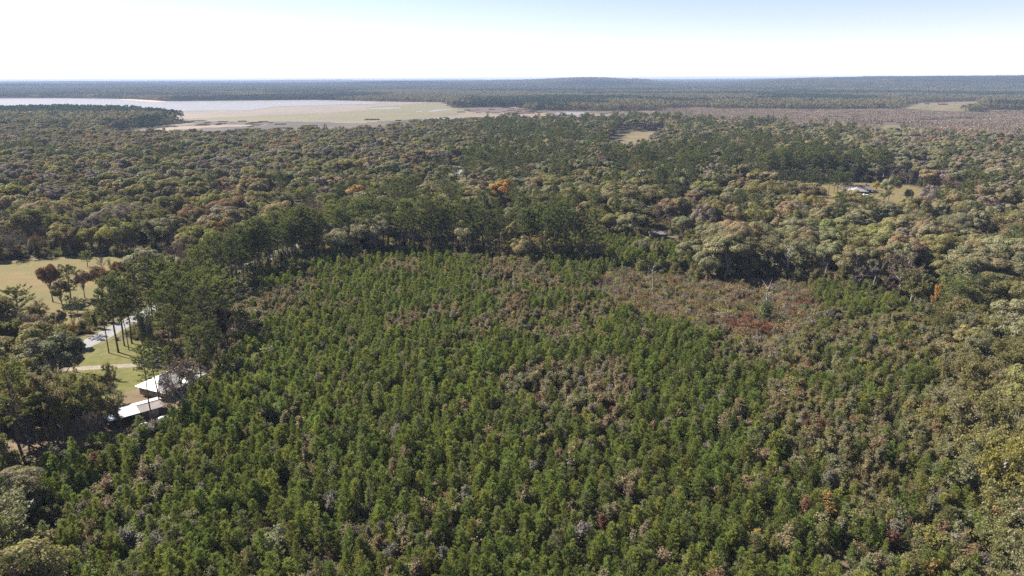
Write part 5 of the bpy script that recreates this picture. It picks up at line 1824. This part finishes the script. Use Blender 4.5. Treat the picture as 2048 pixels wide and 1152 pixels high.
def boat(label, x, y, rz):
    e = thing('boat', label, 'boat', (x, y, 0), rz)
    st = [(-4.0, 1.15, .75), (-2, 1.25, .7), (0, 1.25, .7), (2, 1.05, .75), (3.4, .5, .95), (4.2, .04, 1.2)]
    P, Fc = [], []
    for xx, hw, zk in st:
        P += [(xx, -hw, 1.75 + .04 * max(0, xx)), (xx, -hw * .75, zk + .25), (xx, 0, zk), (xx, hw * .75, zk + .25), (xx, hw, 1.75 + .04 * max(0, xx))]
    for i in range(len(st) - 1):
        for j in range(4):
            Fc.append((i * 5 + j, i * 5 + j + 1, (i + 1) * 5 + j + 1, (i + 1) * 5 + j))
        Fc.append((i * 5 + 4, i * 5, (i + 1) * 5, (i + 1) * 5 + 4))
    Fc.append((0, 1, 2, 3, 4))
    m = MB(); m.solid(P, Fc); m.build('hull', M['paint_white'], e)
    m = MB(); m.box(-.6, .7, -.55, .55, 1.74, 2.5); m.build('console', M['paint_white'], e, .06)
    m = MB(); m.solid([(.7, -.6, 2.3), (.7, .6, 2.3), (.4, .55, 2.95), (.4, -.55, 2.95), (.66, -.6, 2.3), (.66, .6, 2.3), (.36, .55, 2.95), (.36, -.55, 2.95)], [(0, 1, 2, 3), (4, 7, 6, 5), (0, 4, 5, 1), (1, 5, 6, 2), (2, 6, 7, 3), (3, 7, 4, 0)])
    m.build('windscreen', M['glass'], e)
    m = MB(); m.box(-4.5, -4.0, -.25, .25, .9, 2.3); m.build('outboard_motor', M['wall_dark'], e, .05)
    t = thing('boat_trailer', 'steel trailer under ' + label, 'trailer', (x, y, 0), rz)
    m = MB(); m.box(-3.8, 3.2, -.9, -.8, .5, .6); m.box(-3.8, 3.2, .8, .9, .5, .6); m.box(-3.8, -3.7, -.8, .8, .5, .6); m.box(-.4, -.3, -.8, .8, .5, .6)
    m.solid([(3.2, -.9, .5), (3.2, .9, .5), (5.2, 0, .5), (3.2, -.8, .6), (3.2, .8, .6), (5.2, 0, .6)], [(0, 2, 1), (3, 4, 5), (0, 3, 5, 2), (1, 2, 5, 4), (0, 1, 4, 3)])
    m.build('frame', M['steel'], t)
    m = MB(); m.box(-2, 2, -.5, -.35, .62, .86); m.build('bunk', M['wood_post'], t)
    m = MB(); m.box(-2, 2, .35, .5, .62, .86); m.build('bunk', M['wood_post'], t)
    for wy in (-1.15, 1.15):
        m = MB(); m.cyl((-.9, wy, .32), 'y', .33, .2, 14); wo = m.build('wheel', M['tyre'], t)
        m = MB(); m.cyl((-.9, wy, .32), 'y', .18, .22, 10); m.build('rim', M['rim'], wo)


boat('white boat in front of the grey-roofed house', 277.5, 535.5, math.radians(4))


def tarp(label, x, y, L, W, H, seed, rz):
    r = np.random.default_rng(seed)
    n, k = 10, 8
    U, V = np.meshgrid(np.linspace(-1, 1, n), np.linspace(-1, 1, k))
    Z = H * np.clip(1.25 - np.abs(U) ** 3 - np.abs(V) ** 3, 0, 1) + r.uniform(0, .1, U.shape)
    P = np.stack([U * L / 2 + r.normal(0, .05, U.shape), V * W / 2 + r.normal(0, .05, U.shape), Z + .03], -1).reshape(-1, 3)
    i, j = np.meshgrid(np.arange(k - 1), np.arange(n - 1), indexing='ij')
    i, j = i.ravel(), j.ravel()
    f = np.stack([i * n + j, i * n + j + 1, (i + 1) * n + j + 1, (i + 1) * n + j], 1)
    me = mesh_np('tarp', P, [f], [M['tarp']], smooth=True)
    link('tarp', me, None, (x, y, 0), (0, 0, rz), label=label, category='tarp')


tarp('white tarp over a low heap at the edge of the dirt yard', -97.2, 170.9, 2.9, 1.7, .6, 1, .4)
tarp('small white tarp in front of the long shed', -100.7, 167.2, 2.2, 1.2, .5, 2, .8)


def log(name, label, pts, rad, seed, twigs, cat='branch', mat='deadwood'):
    g = Geo()
    g.tube(pts, rad, 7)
    e = thing(name, label, cat, (0, 0, 0))
    link('stem', g.mesh(name, [M[mat]]), e)
    r = np.random.default_rng(seed)
    pts = np.array(pts, float)
    for k in range(twigs):
        i = r.integers(1, len(pts))
        q = pts[i - 1] + (pts[i] - pts[i - 1]) * r.random()
        g = Geo()
        g.tube([q, q + unit(sph(r, 1)[0] + np.array([0, 0, .6])) * r.uniform(.8, 2)], [.05, .015], 5)
        link('limb', g.mesh('limb', [M[mat]]), e)


a0, a1, a2 = gp(28, 930), gp(52, 921), gp(72, 906)
log('fallen_branch', 'long pale fallen branch at the left corner of the plantation', [(*a0, 3.0), ((a0[0] + a1[0]) / 2, (a0[1] + a1[1]) / 2, 3.4), (*a1, 3.6), (*a2, 4.6)], [.05, .09, .11, .14], 4, 5)
b0, b1 = gp(1283, 618), gp(1268, 606)
log('leaning_trunk', 'dark leaning dead trunk in the brushy clearing', [(*b0, -.2), ((b0[0] + b1[0]) / 2 - .5, (b0[1] + b1[1]) / 2, 2.6), (b1[0] - 1.6, b1[1], 5.6)], [.2, .15, .06], 6, 3, 'dead tree', 'bark')

# ------------------------------------------------------------------ haze
def build_haze():
    import bmesh
    bm = bmesh.new()
    bmesh.ops.create_cube(bm, size=1)
    for v in bm.verts:
        v.co = Vector((v.co.x * 70000, v.co.y * 70000, -2 if v.co.z < 0 else 132))
    me = bpy.data.meshes.new('haze')
    bm.to_mesh(me)
    bm.free()
    m, t = new_mat('haze_air')
    pv = nd(t, 'ShaderNodeVolumePrincipled')
    pv.inputs['Color'].default_value = (0.54, 0.68, 1.0, 1)
    pv.inputs['Density'].default_value = 6.5e-5
    pv.inputs['Density Attribute'].default_value = ''
    pv.inputs['Anisotropy'].default_value = 0.0
    out(t, None, pv.outputs[0])
    try:
        m.cycles.homogeneous_volume = True
    except Exception:
        pass
    me.materials.append(m)
    link('haze', me, kind='stuff', label='thin bluish autumn haze over the whole landscape')


build_haze()
